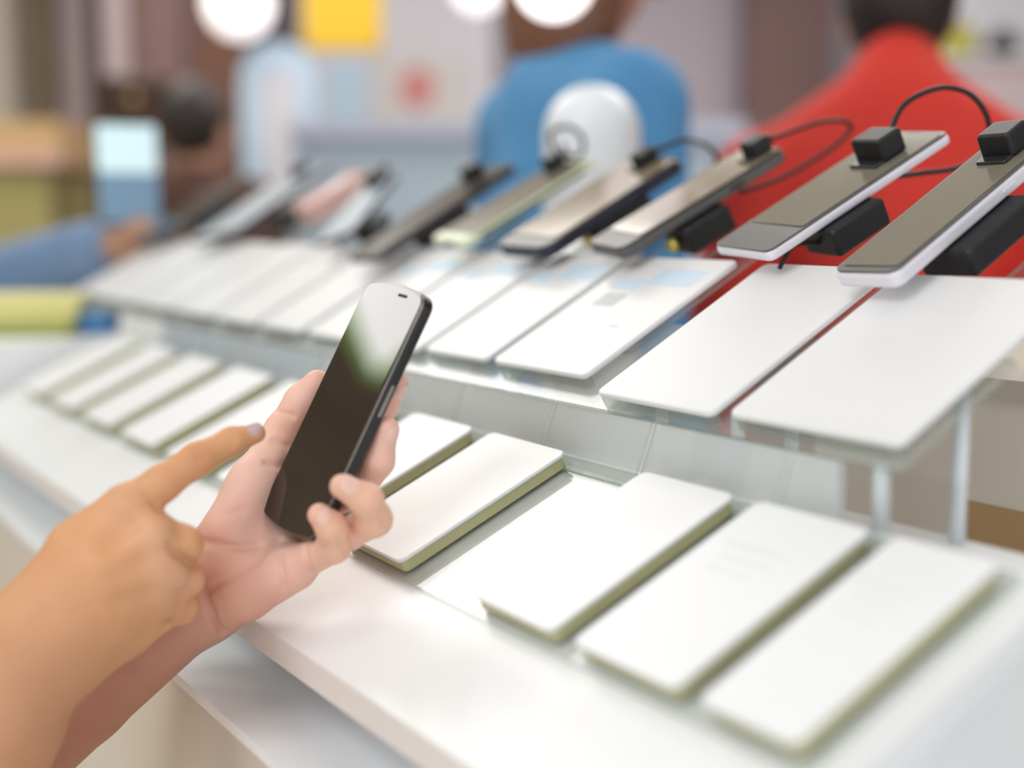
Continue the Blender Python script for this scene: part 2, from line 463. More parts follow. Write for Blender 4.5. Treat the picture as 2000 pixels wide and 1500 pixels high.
class Field:
    def __init__(s, lo, hi, h):
        s.h = h; s.lo = np.array(lo, float)
        s.n = np.ceil((np.array(hi) - s.lo) / h).astype(int) + 1
        s.ax = [(s.lo[i] + np.arange(s.n[i]) * h).astype(np.float32) for i in range(3)]
        s.f = np.full(s.n, 1.0, np.float32)

    def box(s, pts, m):
        pts = np.array(pts); lo = pts.min(0) - m; hi = pts.max(0) + m
        a = np.clip(np.floor((lo - s.lo) / s.h).astype(int), 0, s.n); b = np.clip(np.ceil((hi - s.lo) / s.h).astype(int) + 1, 0, s.n)
        return tuple(slice(a[i], b[i]) for i in range(3))

    def grid(s, sl):
        return s.ax[0][sl[0]][:, None, None], s.ax[1][sl[1]][None, :, None], s.ax[2][sl[2]][None, None, :]

    def seg(s, sl, a, b):
        X, Y, Z = s.grid(sl); a = np.array(a, np.float32); b = np.array(b, np.float32); d = b - a
        L = float(d @ d) + 1e-12
        t = np.clip(((X - a[0]) * d[0] + (Y - a[1]) * d[1] + (Z - a[2]) * d[2]) / L, 0, 1)
        D = np.sqrt((X - a[0] - t * d[0]) ** 2 + (Y - a[1] - t * d[1]) ** 2 + (Z - a[2] - t * d[2]) ** 2)
        return D, t

    @staticmethod
    def smin(a, b, k):
        if k <= 0: return np.minimum(a, b)
        h = np.clip(0.5 + 0.5 * (b - a) / k, 0, 1)
        return b + (a - b) * h - k * h * (1 - h)

    def chain(s, pts, k=0.004, kin=0.003):
        """pts: list of (point, radius); joined capsules, then blended into the field with k"""
        P_ = [np.array(p[0], float) for p in pts]; R_ = [p[1] for p in pts]
        sl = s.box(P_, max(R_) + 3 * k + 0.01)
        c = None
        for i in range(max(1, len(P_) - 1)):
            j = min(i + 1, len(P_) - 1)
            D, t = s.seg(sl, P_[i], P_[j])
            d = D - (R_[i] + (R_[j] - R_[i]) * t)
            c = d if c is None else s.smin(c, d, kin)
        s.f[sl] = s.smin(s.f[sl], c, k)

    def ell(s, o, ex, ey, ez, rx, ry, rz, k=0.004):
        o = np.array(o, float); m = max(rx, ry, rz)
        sl = s.box([o], m + 3 * k + 0.01); X, Y, Z = s.grid(sl)
        def pr(e): return (X - o[0]) * e[0] + (Y - o[1]) * e[1] + (Z - o[2]) * e[2]
        q = np.sqrt((pr(ex) / rx) ** 2 + (pr(ey) / ry) ** 2 + (pr(ez) / rz) ** 2)
        s.f[sl] = s.smin(s.f[sl], (q - 1) * min(rx, ry, rz), k)

    def dent(s, pts, depth, sig):
        pts = [np.array(p, float) for p in pts]
        sl = s.box(pts, 3 * sig)
        D = None
        for i in range(len(pts) - 1):
            d, _ = s.seg(sl, pts[i], pts[i + 1]); D = d if D is None else np.minimum(D, d)
        if len(pts) == 1: D, _ = s.seg(sl, pts[0], pts[0])
        s.f[sl] += depth * np.exp(-(D / sig) ** 2)

    def cut(s, o, n, k=0.002):
        X, Y, Z = s.grid(tuple(slice(0, s.n[i]) for i in range(3)))
        d = (X - o[0]) * n[0] + (Y - o[1]) * n[1] + (Z - o[2]) * n[2]
        s.f = np.maximum(s.f, d.astype(np.float32))

    def surf(s, x, y, sink=0.0):
        """first point of the solid met along the view through photo pixel (x, y)"""
        d = ray(x, y); d = d / np.linalg.norm(d)
        ts = np.arange(0.4, 1.2, s.h * 0.5)
        q = CAM + ts[:, None] * d
        i = np.round((q - s.lo) / s.h).astype(int)
        ok = ((i >= 0) & (i < s.n)).all(1); i = i[ok]; q = q[ok]
        v = s.f[i[:, 0], i[:, 1], i[:, 2]]
        k = np.argmax(v < 0)
        return q[k if (v < 0).any() else np.argmin(v)] + d * sink

    def line(s, px, depth, sig):
        s.dent([s.surf(x, y, 0.0004) for x, y in px], depth, sig)

    def mesh(s):
        return surface_nets(s.f, s.lo, s.h)


def blend_cols(V, base, spots):
    """skin tone variation, with shade painted in by some spots: spots = (point, sigma, colour, weight)"""
    c = np.tile(np.array(base, float), (len(V), 1))
    for p, sg, col, wt in spots:
        g = wt * np.exp(-((V - np.array(p)) ** 2).sum(1) / sg ** 2)
        c = c * (1 - g[:, None]) + np.array(col) * g[:, None]
    return c

#@@SECTION STRUCTURE
# ------------------------------------------------------------------ the shop
def struct(name, vf, m):
    return tag(make(name, vf[0], vf[1], m), kind='structure')

def at_y(px, py, Y):
    return hit(px, py, np.array([0, Y, 0]), np.array([0, 1.0, 0]))

def front(px0, py0, px1, py1, Y, depth, zmin=None, zmax=None):
    """box whose front face fills a part of the view at distance Y"""
    a = at_y(px0, py0, Y); b = at_y(px1, py1, Y)
    z1 = a[2] if zmax is None else zmax; z0 = b[2] if zmin is None else zmin
    return boxw(a[0], b[0], Y, Y + depth, z0, z1)

CZ = 3.0
struct('floor', boxw(-4.6, 4.5, -1.0, 6.2, -0.05, 0), M['floor'])
struct('wall_back', boxw(-4.6, 4.5, 6.0, 6.1, 0, CZ), M['wall'])
struct('wall_left', boxw(-4.7, -4.6, -1, 6.1, 0, CZ), M['wallbeige'])
struct('wall_right', boxw(4.5, 4.6, -1, 6.1, 0, CZ), M['wall'])
struct('ceiling', boxw(-4.7, 4.6, -1, 6.1, CZ, CZ + 0.05), M['ceil'])
struct('trim_1', front(-120, 0, 52, 600, 5.7, 0.25, 0, CZ), M['pillar'])
struct('trim_2', front(56, 0, 112, 600, 5.75, 0.2, 0, CZ), M['pillardark'])
struct('trim_3', front(112, 0, 190, 600, 5.8, 0.16, 0, CZ), M['pinkgrey'])
struct('trim_4', front(1465, 0, 1605, 600, 5.7, 0.2, 0, CZ), M['mauve'])
struct('wall_panel_white', front(585, 0, 965, 600, 5.6, 0.1, 0, CZ), M['whitewall'])
# added glowing panel, outlined to give the bright patch on the held screen
th = empty('screen_reflection_panel', (-3.4, 2.2, CZ - 0.04), 'added tapered glowing panel with a green rim, shaped for the held screen reflection', 'glowing panel')
tri = np.array([(-3.97, 2.24), (-3.66, 2.09), (-3.3, 1.97), (-2.9, 1.86), (-2.8, 2.36), (-3.3, 2.42), (-3.66, 2.36)])
cen = tri.mean(0)
v, f = prism([np.array([p[0], p[1], CZ - 0.04]) for p in tri], K * 0.03)
make('glow_face', v, f, M['panellit'], th)
v, f = prism([np.array([cen[0] + (p[0] - cen[0]) * 1.2, cen[1] + (p[1] - cen[1]) * 1.6, CZ - 0.035]) for p in tri], K * 0.034)
make('rim', v, f, M['greenfringe'], th)  # added green glow for the fringe around the reflected patch
#@@SECTION COUNTER
# ------------------------------------------------------------------ display counter
def uwbox(u0, u1, w0, w1, z0, z1):
    V = [W(u, w, z) for z in (z0, z1) for (u, w) in ((u0, w0), (u0, w1), (u1, w1), (u1, w0))]
    return V, [(0, 1, 2, 3), (7, 6, 5, 4), (4, 5, 1, 0), (5, 6, 2, 1), (6, 7, 3, 2), (7, 4, 0, 3)]

ctr = empty('display_counter', W(1.0, 0.45, 0), 'white display counter with a sloping lower shelf, beige front and overhanging cream edge', 'counter')
v, f = uwbox(0.05, 2.12, 0.268, 0.56, 0.0, 0.950)
make('cabinet_body', v, f, M['beige'], ctr)
v, f = uwbox(0.03, 2.14, 0.2615, 0.585, 0.950, 0.957)
make('ledge', v, f, M['ledge'], ctr)
# sloping shelf: a slab in the plane of the price cards with a square front edge
U0, U1, WF, WB = 0.338, 1.76, 0.2905, 0.492
ze = low(0, WF)[2]
prof = [low(0, WF), low(0, WB), low(0, WB) - K * 0.012, low(0, WF + 0.012) - K * 0.020, low(0, WF) - K * 0.017]
v, f = prism([q + hu * U0 for q in prof], hu * (U1 - U0))
o = make('sloping_shelf', v, f, None, ctr, mats=[M['white'], M['fascia']], fmat=[0, 0] + [1 if i in (4, ) else 0 for i in range(5)])
# support under the shelf and the back riser that carries the upper tier
prof = [W(0, 0.33, 0.957), W(0, 0.56, 0.957), W(0, 0.56, 1.085), W(0, 0.50, 1.085), low(0, 0.486) - K * 0.02, low(0, 0.33) - K * 0.021]
v, f = prism([q + hu * (U0 + 0.03) for q in prof], hu * (U1 - U0 - 0.06))
make('shelf_support', v, f, M['white'], ctr)
v, f = uwbox(1.79, 2.12, 0.30, 0.56, 0.957, 1.0925)
make('end_block', v, f, M['white'], ctr)
v, f = uwbox(0.470, 1.735, 0.4900, 0.4950, 1.070, 1.1300)
make('back_upstand', v, f, M['card'], ctr)

sheet = empty('acrylic_sheet', low(1.0, 0.42), 'long clear acrylic sheet lying on the sloping white shelf under the price cards', 'acrylic sheet')
V = []
pts = outline(1.28, 0.142, 0.004, 3)
v, f = slab(low(0.995, 0.4215, 0.0004), -hu, LV, LN, pts, 0.0022)
make('sheet', v, f, None, sheet, mats=[M['clear'], M['clearedge']], fmat=[1] * (len(f) - 2) + [0, 0])

# ---- price cards of the lower shelf: (right edge u, width, lift)
def frame_at(o, yaw, n, v):
    u_ = -hu
    ex = u_ * math.cos(yaw) + v * math.sin(yaw); ey = -u_ * math.sin(yaw) + v * math.cos(yaw)
    return o, ex, ey, n

LOWER = [
    (0.3595, 0.058, 0.2, 'white price card at the right end of the lower shelf'),
    (0.4325, 0.078, 0.0, 'white price card second from the right end of the lower shelf'),
    (0.5285, 0.080, 0.0, 'white price card with a wide bare gap on its left on the lower shelf'),
    (0.6880, 0.092, -0.6, 'sharp white price card just right of the hand holding the phone'),
    (0.8030, 0.088, 0.3, 'white price card partly behind the curled fingers of the holding hand'),
    (0.9190, 0.088, 0.2, 'white price card half hidden behind the held phone on the lower shelf'),
    (1.0450, 0.090, 0.1, 'white price card directly behind the left hand, left of the held phone'),
    (1.1750, 0.098, 0.0, 'bright white blurred price card just above the pointing index finger'),
    (1.3150, 0.098, 0.3, 'white blurred price card, second to the left above the pointing finger'),
    (1.4550, 0.098, -0.4, 'blurred white price card third to the left above the pointing finger'),
    (1.6000, 0.105, 0.2, 'last blurred white price card at the far left end of the lower shelf'),
]
for i, (ur, wd_, yaw, lab) in enumerate(LOWER):
    L = 0.1315
    o = low(ur + wd_ / 2, 0.4200, 0.0028)
    fr = frame_at(o, math.radians(yaw), LN, LV)
    th = empty('price_card', o, lab, 'price card', 'price cards on the lower shelf')
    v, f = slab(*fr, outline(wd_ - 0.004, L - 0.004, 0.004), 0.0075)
    make('holder', v, f, M['olive'], th)  # its olive sides also stand in for the shadow beside the card
    v, f = slab(fr[0], fr[1], fr[2], fr[3], outline(wd_, L, 0.006), 0.0022, 0.0006, 2, z0=0.0076)
    make('card', v, f, M['card'], th)
    ln = []
    for j in range(3 if ur < 0.50 else 0):
        yy = 0.030 - 0.010 * j
        ln.append(slab(fr[0] + fr[1] * (-0.006 + 0.003 * (j % 2)) + fr[2] * yy, fr[1], fr[2], fr[3], outline(wd_ * (0.55 - 0.08 * (j % 3)), 0.0022, 0.0008, 2), 0.00012, z0=0.0099))
    if ln:
        v, f = merge(*ln); make('printed_text', v, f, M['inkpale'], th)

# ---- clear acrylic risers between the tiers
RIS = [0.39, 0.50, 0.6150, 0.72, 0.84, 0.96, 1.09, 1.23, 1.38, 1.54]
for i in range(len(RIS) - 1):
    a, b = RIS[i] + 0.002, RIS[i + 1] - 0.002
    p0 = low(0, 0.474, 0.001); p1 = upp(0, 0.4835, -0.010)
    d = p1 - p0; L = np.linalg.norm(d); d = d / L; nrm = np.cross(d, -hu); nrm /= np.linalg.norm(nrm)
    ctr_ = (p0 + p1) / 2 + hu * (a + b) / 2
    th = empty('acrylic_riser', p0 + hu * (a + b) / 2, '', '')
    tag(th, ['clear acrylic riser panel at the right end under the upper tier',
             'clear acrylic riser panel behind the second price card from the right end',
             'clear acrylic riser panel at the back of the bare gap between price cards',
             'clear acrylic riser panel behind the sharp white price card',
             'clear acrylic riser panel right of the held phone screen',
             'clear acrylic riser panel behind the held phone',
             'clear acrylic riser panel just left of the held phone top',
             'blurred clear acrylic riser panel above the bright white price card',
             'clear acrylic riser panel at the far left end between the two tiers'][i], 'acrylic panel', 'clear risers between the tiers')
    v, f = slab(ctr_, -hu, d, -nrm, outline(b - a, L, 0.001, 2), 0.002)
    make('panel', v, f, None, th, mats=[M['clear'], M['clearedge']], fmat=[1] * (len(f) - 2) + [0, 0])
    v, f = slab(p0 + hu * (a + b) / 2 + LV * 0.001, -hu, LV, LN, outline(b - a, 0.003, 0.0005, 2), 0.0025)
    make('bottom_rail', v, f, M['clearedge'], th)

# ---- frosted carrier under the spec strips
th = empty('acrylic_carrier', upp(1.05, 0.53, -0.014), 'long frosted acrylic sheet sloping under the white spec strips of the upper tier', 'acrylic sheet')
v, f = slab(upp(1.18, 0.527, -0.012), -hu, UV, UN, outline(1.50, 0.098, 0.004, 3), 0.003)
make('sheet', v, f, None, th, mats=[M['frost'], M['clearedge']], fmat=[1] * (len(f) - 2) + [0, 0])
for uu in np.linspace(0.445, 1.90, 13):
    for ww in ((0.488, 0.545) if uu < 0.46 else (0.503, 0.545)):
        top = upp(uu, ww, -0.012); z0 = 1.085 if ww > 0.499 else low(0, ww)[2]
        v, f = tube([np.array([top[0], top[1], z0]), top], 0.0042, 10)
        make('peg', v, f, M['dome'], th, smooth=True)

# ---- spec strips of the upper tier: right edge u, left edge u, front w, back w
STRIPS = [
    (0.432, 0.555, 0.4905, 0.625, 'large blurred white spec strip at the right end of the upper tier'),
    (0.566, 0.677, 0.4880, 0.630, 'white spec strip sloping below the white-sided phone with the big black clip'),
    (0.706, 0.822, 0.5000, 0.632, 'white spec strip with a grey square print, below the grey-bezelled black phone'),
    (0.832, 0.925, 0.5000, 0.632, 'white spec strip with pale blue print, below the navy-sided phone'),
    (0.935, 1.040, 0.4980, 0.632, 'white spec strip behind the top of the held phone'),
    (1.052, 1.150, 0.4960, 0.632, 'white spec strip left of the held phone, below the dark slim phone'),
    (1.165, 1.270, 0.4960, 0.632, 'white blurred spec strip below the pale blue screen phone'),
    (1.285, 1.400, 0.4960, 0.632, 'white blurred spec strip in the middle of the left half of the upper tier'),
    (1.415, 1.535, 0.4960, 0.632, 'white blurred spec strip left of the middle of the far half of the upper tier'),
    (1.550, 1.690, 0.4960, 0.632, 'white blurred spec strip below the white phone at the far left'),
    (1.705, 1.850, 0.4960, 0.632, 'white blurred spec strip second from the far left end of the upper tier'),
    (1.865, 1.985, 0.4960, 0.632, 'last white blurred spec strip at the far left end of the upper tier'),
]
for i, (a, b, w0, w1, lab) in enumerate(STRIPS):
    Ls = (w1 - w0) / math.cos(UA)
    o = upp((a + b) / 2, (w0 + w1) / 2, -0.004)
    th = empty('spec_strip', o, lab, 'spec card', 'white spec strips of the upper tier')
    v, f = slab(o, -hu, UV, UN, outline(b - a, Ls, 0.006), 0.004, 0.0012, 2)
    make('card', v, f, M['milk'], th)
    v, f = slab(o - UV * (Ls / 2 - 0.004), -hu, UV, UN, outline((b - a) * 0.96, 0.006, 0.001, 2), 0.008, z0=-0.008)
    make('lip', v, f, M['clearedge'], th)
    v, f = slab(upp((a + b) / 2 - 0.028, (w0 + w1) / 2 + 0.05, -0.0108), -hu, UV, UN, outline(0.05, Ls + 0.03, 0.004), 0.0034)
    make('clear_tongue', v, f, None, th, mats=[M['clear'], M['clearedge']], fmat=[1] * (len(f) - 2) + [0, 0])
    prints = []
    if i == 2:
        v, f = slab(o + hu * 0.020 + UV * 0.014, -hu, UV, UN, outline(0.026, 0.017, 0.001, 2), 0.00015, z0=0.004)
        make('printed_square', v, f, M['ink'], th)
        v, f = slab(o - hu * 0.022 - UV * 0.018, -hu, UV, UN, outline(0.010, 0.004, 0.001, 2), 0.00015, z0=0.004)
        make('printed_mark', v, f, M['inkpale'], th)
    if i in (2, 3, 4, 5):
        for k, (du, dv, lx, ly) in enumerate(((-0.02, 0.048, 0.05, 0.022), (0.024, 0.036, 0.03, 0.014))):
            prints.append(slab(o + hu * du + UV * dv, -hu, UV, UN, outline(lx, ly, 0.001, 2), 0.00015, z0=0.004))
        v, f = merge(*prints); make('printed_block', v, f, M['inkblue'], th)
#@@SECTION PHONES
# ------------------------------------------------------------------ phones on the upper tier
HP = 0.022
PHO = UO + UN * HP
def fit(bl, br, tr):
    a, b, t = [hit(q[0], q[1], PHO, UN) for q in (bl, br, tr)]
    ey = t - b; L = np.linalg.norm(ey); ey /= L
    ex = b - a; ex = ex - ey * (ex @ ey); wd2 = np.linalg.norm(ex); ex /= wd2
    return (b - ex * wd2 / 2 + ey * L / 2), ex, ey, wd2, L

def smooth_box(o, ex, ey, en, lx, ly, lz, r=0.002, z0=0):
    return slab(o, ex, ey, en, outline(lx, ly, min(r, lx / 2.1, ly / 2.1)), lz, min(r, lz / 2.1) * 0.8, 3, z0)

GR = 'display phones on the upper tier'
#        bl, br, tr, thickness, body, front frame, glass, corner radius, chin, label
PHONES = [
    ((1640, 521), (1738, 532), (2052, 268), 0.0115, 'whitebody', 'greybody', 'reflgrey', 0.007, 0.004, 'white-sided phone with grey reflecting glass at the right end of the row'),
    ((1390, 478), (1500, 492), (1857, 255), 0.0085, 'whitebody', 'greybody', 'reflgrey', 0.006, 0.030, 'grey-fronted phone with a white side edge, second from the right, with a big black clip'),
    ((1150, 470), (1212, 487), (1535, 288), 0.0105, 'greybody', 'darkbody', 'reflbeige', 0.008, 0.018, 'dark grey phone with a beige reflecting screen, third from the right in the row'),
    ((970, 474), (1062, 485), (1335, 305), 0.0120, 'navybody', 'darkbody', 'reflbeige', 0.012, 0.014, 'rounded navy-black phone with a beige reflecting screen, fourth from the right in the row'),
    ((845, 462), (905, 472), (1164, 310), 0.0080, 'limebody', 'limebody', 'reflgrey', 0.006, 0.010, 'pale lime-edged phone, fifth from the right, with a black groove along its side'),
    ((690, 490), (735, 501), (1012, 315), 0.0095, 'darkbody', 'darkbody', 'glassdark', 0.007, 0.006, 'slim dark brown phone above the held phone, sixth from the right'),
    ((596, 508), (640, 500), (795, 300), 0.0090, 'darkbody', 'whitebody', 'glassblue', 0.008, 0.006, 'blurred phone with a pale blue bright screen, left of the slim dark brown one'),
    ((412, 440), (460, 448), (648, 318), 0.0090, 'darkbody', 'whitebody', 'glassblue', 0.008, 0.006, 'blurred white phone with a dark edge in the left part of the row'),
    ((290, 450), (335, 455), (505, 328), 0.0090, 'darkbody', 'darkbody', 'glassdark', 0.008, 0.006, 'blurred dark phone at the far left end of the row'),
]
phone_frames = []
for i, (bl, br, tr, t, body, frm, gl, cr, chin, lab) in enumerate(PHONES):
    o, ex, ey, wd2, L = fit(bl, br, tr)
    wd2 = max(wd2, 0.048); L = min(L, 0.19)
    phone_frames.append((o, ex, ey, wd2, L, t))
    th = empty('smartphone', o - UN * t, lab, 'phone', GR)
    v, f = slab(o - UN * t, ex, ey, UN, outline(wd2, L, cr), t - 0.0012, min(0.003, t / 3), 4)
    make('shell', v, f, M[body], th, smooth=False)
    v, f = slab(o - UN * 0.0012, ex, ey, UN, outline(wd2 - 0.0015, L - 0.0015, cr), 0.0012, 0.0004, 2)
    make('front_plate', v, f, M[frm], th)
    v, f = slab(o + ey * (chin / 2 - 0.001), ex, ey, UN, outline(wd2 - 0.006, L - chin - 0.008, max(0.002, cr - 0.003)), 0.0006, 0.0002, 2, z0=0.0)
    make('screen', v, f, M[gl], th)
    v, f = slab(o + ex * wd2 / 2 + ey * L * 0.18 - UN * t * 0.55, ey, UN, ex, outline(0.014, 0.0022, 0.001, 3), 0.0009, z0=-0.0002)
    make('side_button', v, f, M['black' if body != 'whitebody' else 'whitebody'], th)
    v, f = slab(o + ey * (L / 2 - 0.0045), ex, ey, UN, outline(0.012, 0.0014, 0.0006, 3), 0.0003, z0=0.0)
    make('earpiece', v, f, M['black'], th)
    if i == 4:
        v, f = slab(o + ex * wd2 / 2 - UN * t * 0.55, ey, UN, ex, outline(L * 0.78, 0.0030, 0.0014, 3), 0.0006, z0=-0.0002)
        make('side_groove', v, f, M['black'], th)
        v, f = slab(o - ey * L / 2 - UN * t * 0.5, -ex, UN, -ey, outline(0.026, 0.0030, 0.0014, 3), 0.0006, z0=-0.0002)
        make('port', v, f, M['black'], th)

# security sensors: black clip on each phone's top end with its cable, and the black puck under the phone
def below(o, ex, ey, a, b, h):           # a, b in phone units from its centre, h below the phone plane
    return o + ex * a + ey * b - UN * h

def strap(i, a, b, lx, ly, lz, cable, lab, rc=0.0014):
    o, ex, ey, wd2, L, t = phone_frames[i]
    base = o + ex * a + ey * b + UN * 0.0007
    th = empty('security_clip', base, lab, 'security clip', 'black security clips on the display phones')
    v, f = smooth_box(base, ex, ey, UN, lx, ly, lz, 0.003)
    make('block', v, f, M['black'], th)
    v, f = smooth_box(base - ey * (ly * 0.62), ex, ey, UN, lx * 0.9, ly * 0.5, 0.002, 0.0015)
    make('tongue', v, f, M['darkbody'], th)
    if cable:
        v, f = tube(spline([base + UN * lz * 0.5 + ey * ly * 0.4] + cable, 10), rc, 8)
        make('cable', v, f, M['cable'], th, smooth=True)
        v, f = tube([base + UN * lz * 0.5 + ey * ly * 0.4, base + UN * lz * 0.5 + ey * (ly * 0.5 + 0.006)], rc * 1.8, 8)
        make('cable_boot', v, f, M['black'], th, smooth=True)

def dep(q): return float((q - CAM) @ AF)
def loop(i, b, px):                     # a cable drawn in the upright plane through the phone's top end
    o, ex, ey, wd2, L, t = phone_frames[i]
    z = dep(o + ey * b)
    return [P(x, y, z + dz) for x, y, dz in px]

def clip(i, lab, a, b, lx, ly, lz, px=None, rc=0.0014):
    o, ex, ey, wd2, L, t = phone_frames[i]
    strap(i, a * wd2, b * L, lx, ly, lz, loop(i, b * L, px) if px else None, lab, rc)

clip(0, 'black security clip on the phone at the right edge of the picture', 0.02, 0.40, 0.024, 0.022, 0.016)
clip(1, 'big black security clip whose cable arches high in front of the red shirt', 0.06, 0.27, 0.030, 0.022, 0.017,
     [(1760, 212, 0.0), (1800, 183, 0.005), (1850, 171, 0.01), (1900, 188, 0.015), (1930, 235, 0.02), (1924, 285, 0.03), (1880, 325, 0.03), (1800, 338, 0.03), (1745, 345, 0.02)], 0.0020)
clip(2, 'black security clip on the third phone from the right, its cable looping right', 0.16, 0.42, 0.020, 0.018, 0.013,
     [(1560, 252, 0.005), (1605, 238, 0.01), (1645, 236, 0.02), (1662, 250, 0.03), (1630, 285, 0.03), (1560, 330, 0.02), (1500, 358, 0.01), (1445, 375, 0.0)], 0.0019)
clip(3, 'small black security clip at the top of the navy phone, fourth from the right', 0.05, 0.42, 0.020, 0.018, 0.012,
     [(1325, 276, 0.005), (1350, 274, 0.01), (1380, 285, 0.02), (1398, 303, 0.03), (1400, 325, 0.04)], 0.0021)
clip(4, 'black security clip on the lime-edged phone, with a coiled cable above it', -0.15, 0.38, 0.020, 0.018, 0.013,
     [(1075, 268, 0.02), (1090, 250, 0.03), (1118, 250, 0.03), (1138, 272, 0.03), (1135, 300, 0.03), (1112, 305, 0.02), (1098, 285, 0.02)], 0.0022)
clip(5, 'blurred black security clip on the slim dark brown phone', -0.15, 0.36, 0.020, 0.020, 0.014)
clip(6, 'blurred black security clip on the pale blue screen phone', 0.1, 0.40, 0.024, 0.034, 0.014)
clip(7, 'blurred black security clip on the white phone in the left part of the row', 0.05, 0.42, 0.022, 0.022, 0.014)

def puck(i, lab, a, b, lx, ly, hz, tail=None, ring=False):
    o, ex, ey, wd2, L, t = phone_frames[i]
    top = o + ex * a * wd2 + ey * b * L - UN * (t + 0.0002)
    th = empty('security_puck', top - UN * hz, lab, 'security puck', 'black security pucks under the display phones')
    v, f = smooth_box(top - UN * hz, ex, ey, UN, lx, ly, hz, 0.004)
    make('block', v, f, M['black'], th)
    if ring:
        v, f = lathe((0, 0, 0), [(0.0045, -0.003), (0.006, -0.002), (0.006, 0.002), (0.0045, 0.003)], 14)
        q = top - UN * hz * 0.5 - ey * (ly / 2 + 0.005)
        v = [q + ex * p[0] + UN * p[1] + ey * p[2] for p in v]
        make('connector', v, f, M['gold'], th, smooth=True)
    if tail:
        v, f = tube(spline([top - UN * hz * 0.6 + (-ey) * ly * 0.4] + tail, 8), 0.0016, 8)
        make('cable', v, f, M['cable'], th, smooth=True)

def tailpx(i, px):
    o = phone_frames[i][0]; z = dep(o) - 0.04
    return [P(x, y, z + dz) for x, y, dz in px]

puck(0, 'black security puck under the phone at the right edge of the picture', 0.42, -0.02, 0.040, 0.070, 0.018,
     [P(1850, 500, 0.80), P(1822, 530, 0.80), P(1812, 560, 0.80)])
puck(1, 'black security puck under the second phone from the right, with hanging cable', 0.38, -0.10, 0.036, 0.048, 0.020,
     [P(1555, 478, 0.88), P(1535, 500, 0.88), P(1522, 525, 0.88)])
puck(2, 'black security puck under the third phone from the right, with a brass connector', 0.36, -0.06, 0.034, 0.044, 0.022, None, True)
puck(3, 'long black security puck under the navy phone, with a brass connector', 0.36, 0.02, 0.026, 0.060, 0.016, None, True)
puck(5, 'blurred black security puck under the slim dark brown phone', 0.3, -0.05, 0.030, 0.060, 0.015)
puck(6, 'blurred black security puck under the pale blue screen phone', 0.5, -0.25, 0.030, 0.046, 0.018)
puck(7, 'blurred black security puck under the white phone in the left part of the row', 0.7, -0.10, 0.034, 0.050, 0.022)
puck(8, 'blurred black security puck under the dark phone at the far left', 0.4, -0.10, 0.032, 0.060, 0.020)

# small things lying on the display
o, ex, ey = upp(1.545, 0.715, 0.0), -hu, UV
th = empty('gift_pack', o, 'small pink printed pack lying between two blurred phones on the left', 'pack')
v, f = smooth_box(o, ex, ey, UN, 0.055, 0.09, 0.024, 0.003); make('box', v, f, M['pinkbox'], th)
v, f = slab(o + ey * 0.01, ex, ey, UN, outline(0.02, 0.03, 0.002, 2), 0.0003, z0=0.024); make('label', v, f, M['card'], th)

o = low(1.86, 0.46, 0.0)
th = empty('leaflet_stack', W(1.99, 0.40, 0.957), 'pale yellow stack of leaflets at the far left end of the counter', 'leaflets')
qa = W(1.98, 0.40, 1.093)
ex2 = AX; ey2 = np.array([0, 1.0, 0])
for j in range(3):
    v, f = smooth_box(qa + ey2 * 0.006 * j, ex2 * math.cos(0.06 * j) + ey2 * math.sin(0.06 * j), ey2 * math.cos(0.06 * j) - ex2 * math.sin(0.06 * j), K, 0.22, 0.14, 0.017, 0.004, z0=0.0172 * j)
    make('leaflet_block', v, f, M['olivegreen' if j == 0 else 'paleyellow'], th)
q = W(1.905, 0.505, 1.0928)
th = empty('small_box', q, 'small blue box right of the pale yellow leaflets', 'box')
v, f = smooth_box(q, AX, np.array([0, 1.0, 0]), K, 0.045, 0.05, 0.022, 0.003); make('body', v, f, M['midblue'], th)
v, f = smooth_box(q + K * 0.0222, AX, np.array([0, 1.0, 0]), K, 0.047, 0.052, 0.012, 0.003); make('lid', v, f, M['bluescreen'], th)
#@@SECTION BACKGROUND
# ------------------------------------------------------------------ furniture and fittings behind
def single(name, vf, m, lab, cat, group=None, smooth=False):
    return tag(make(name, vf[0], vf[1], m, smooth=smooth), lab, cat, group)

def furniture(name, lab, cat, parts):
    allv = np.concatenate([np.array(p[1][0]) for p in parts])
    c = [(allv[:, 0].min() + allv[:, 0].max()) / 2, (allv[:, 1].min() + allv[:, 1].max()) / 2, allv[:, 2].min()]
    th = empty(name, c, lab, cat)
    for nm, vf, m in parts: make(nm, vf[0], vf[1], m, th)
    return th

# low tan counter with olive front at the far left
furniture('side_counter', 'tan wooden counter with an olive-yellow front at the far left', 'counter', [
    ('top', front(-300, 235, 122, 325, 4.2, 0.5), M['tan']),
    ('front_board', front(-300, 328, 108, 600, 4.22, 0.45, 0.0), M['oliveyellow']),
    ('trim_strip', front(-300, 300, 122, 322, 4.18, 0.03), M['pinkbox'])])
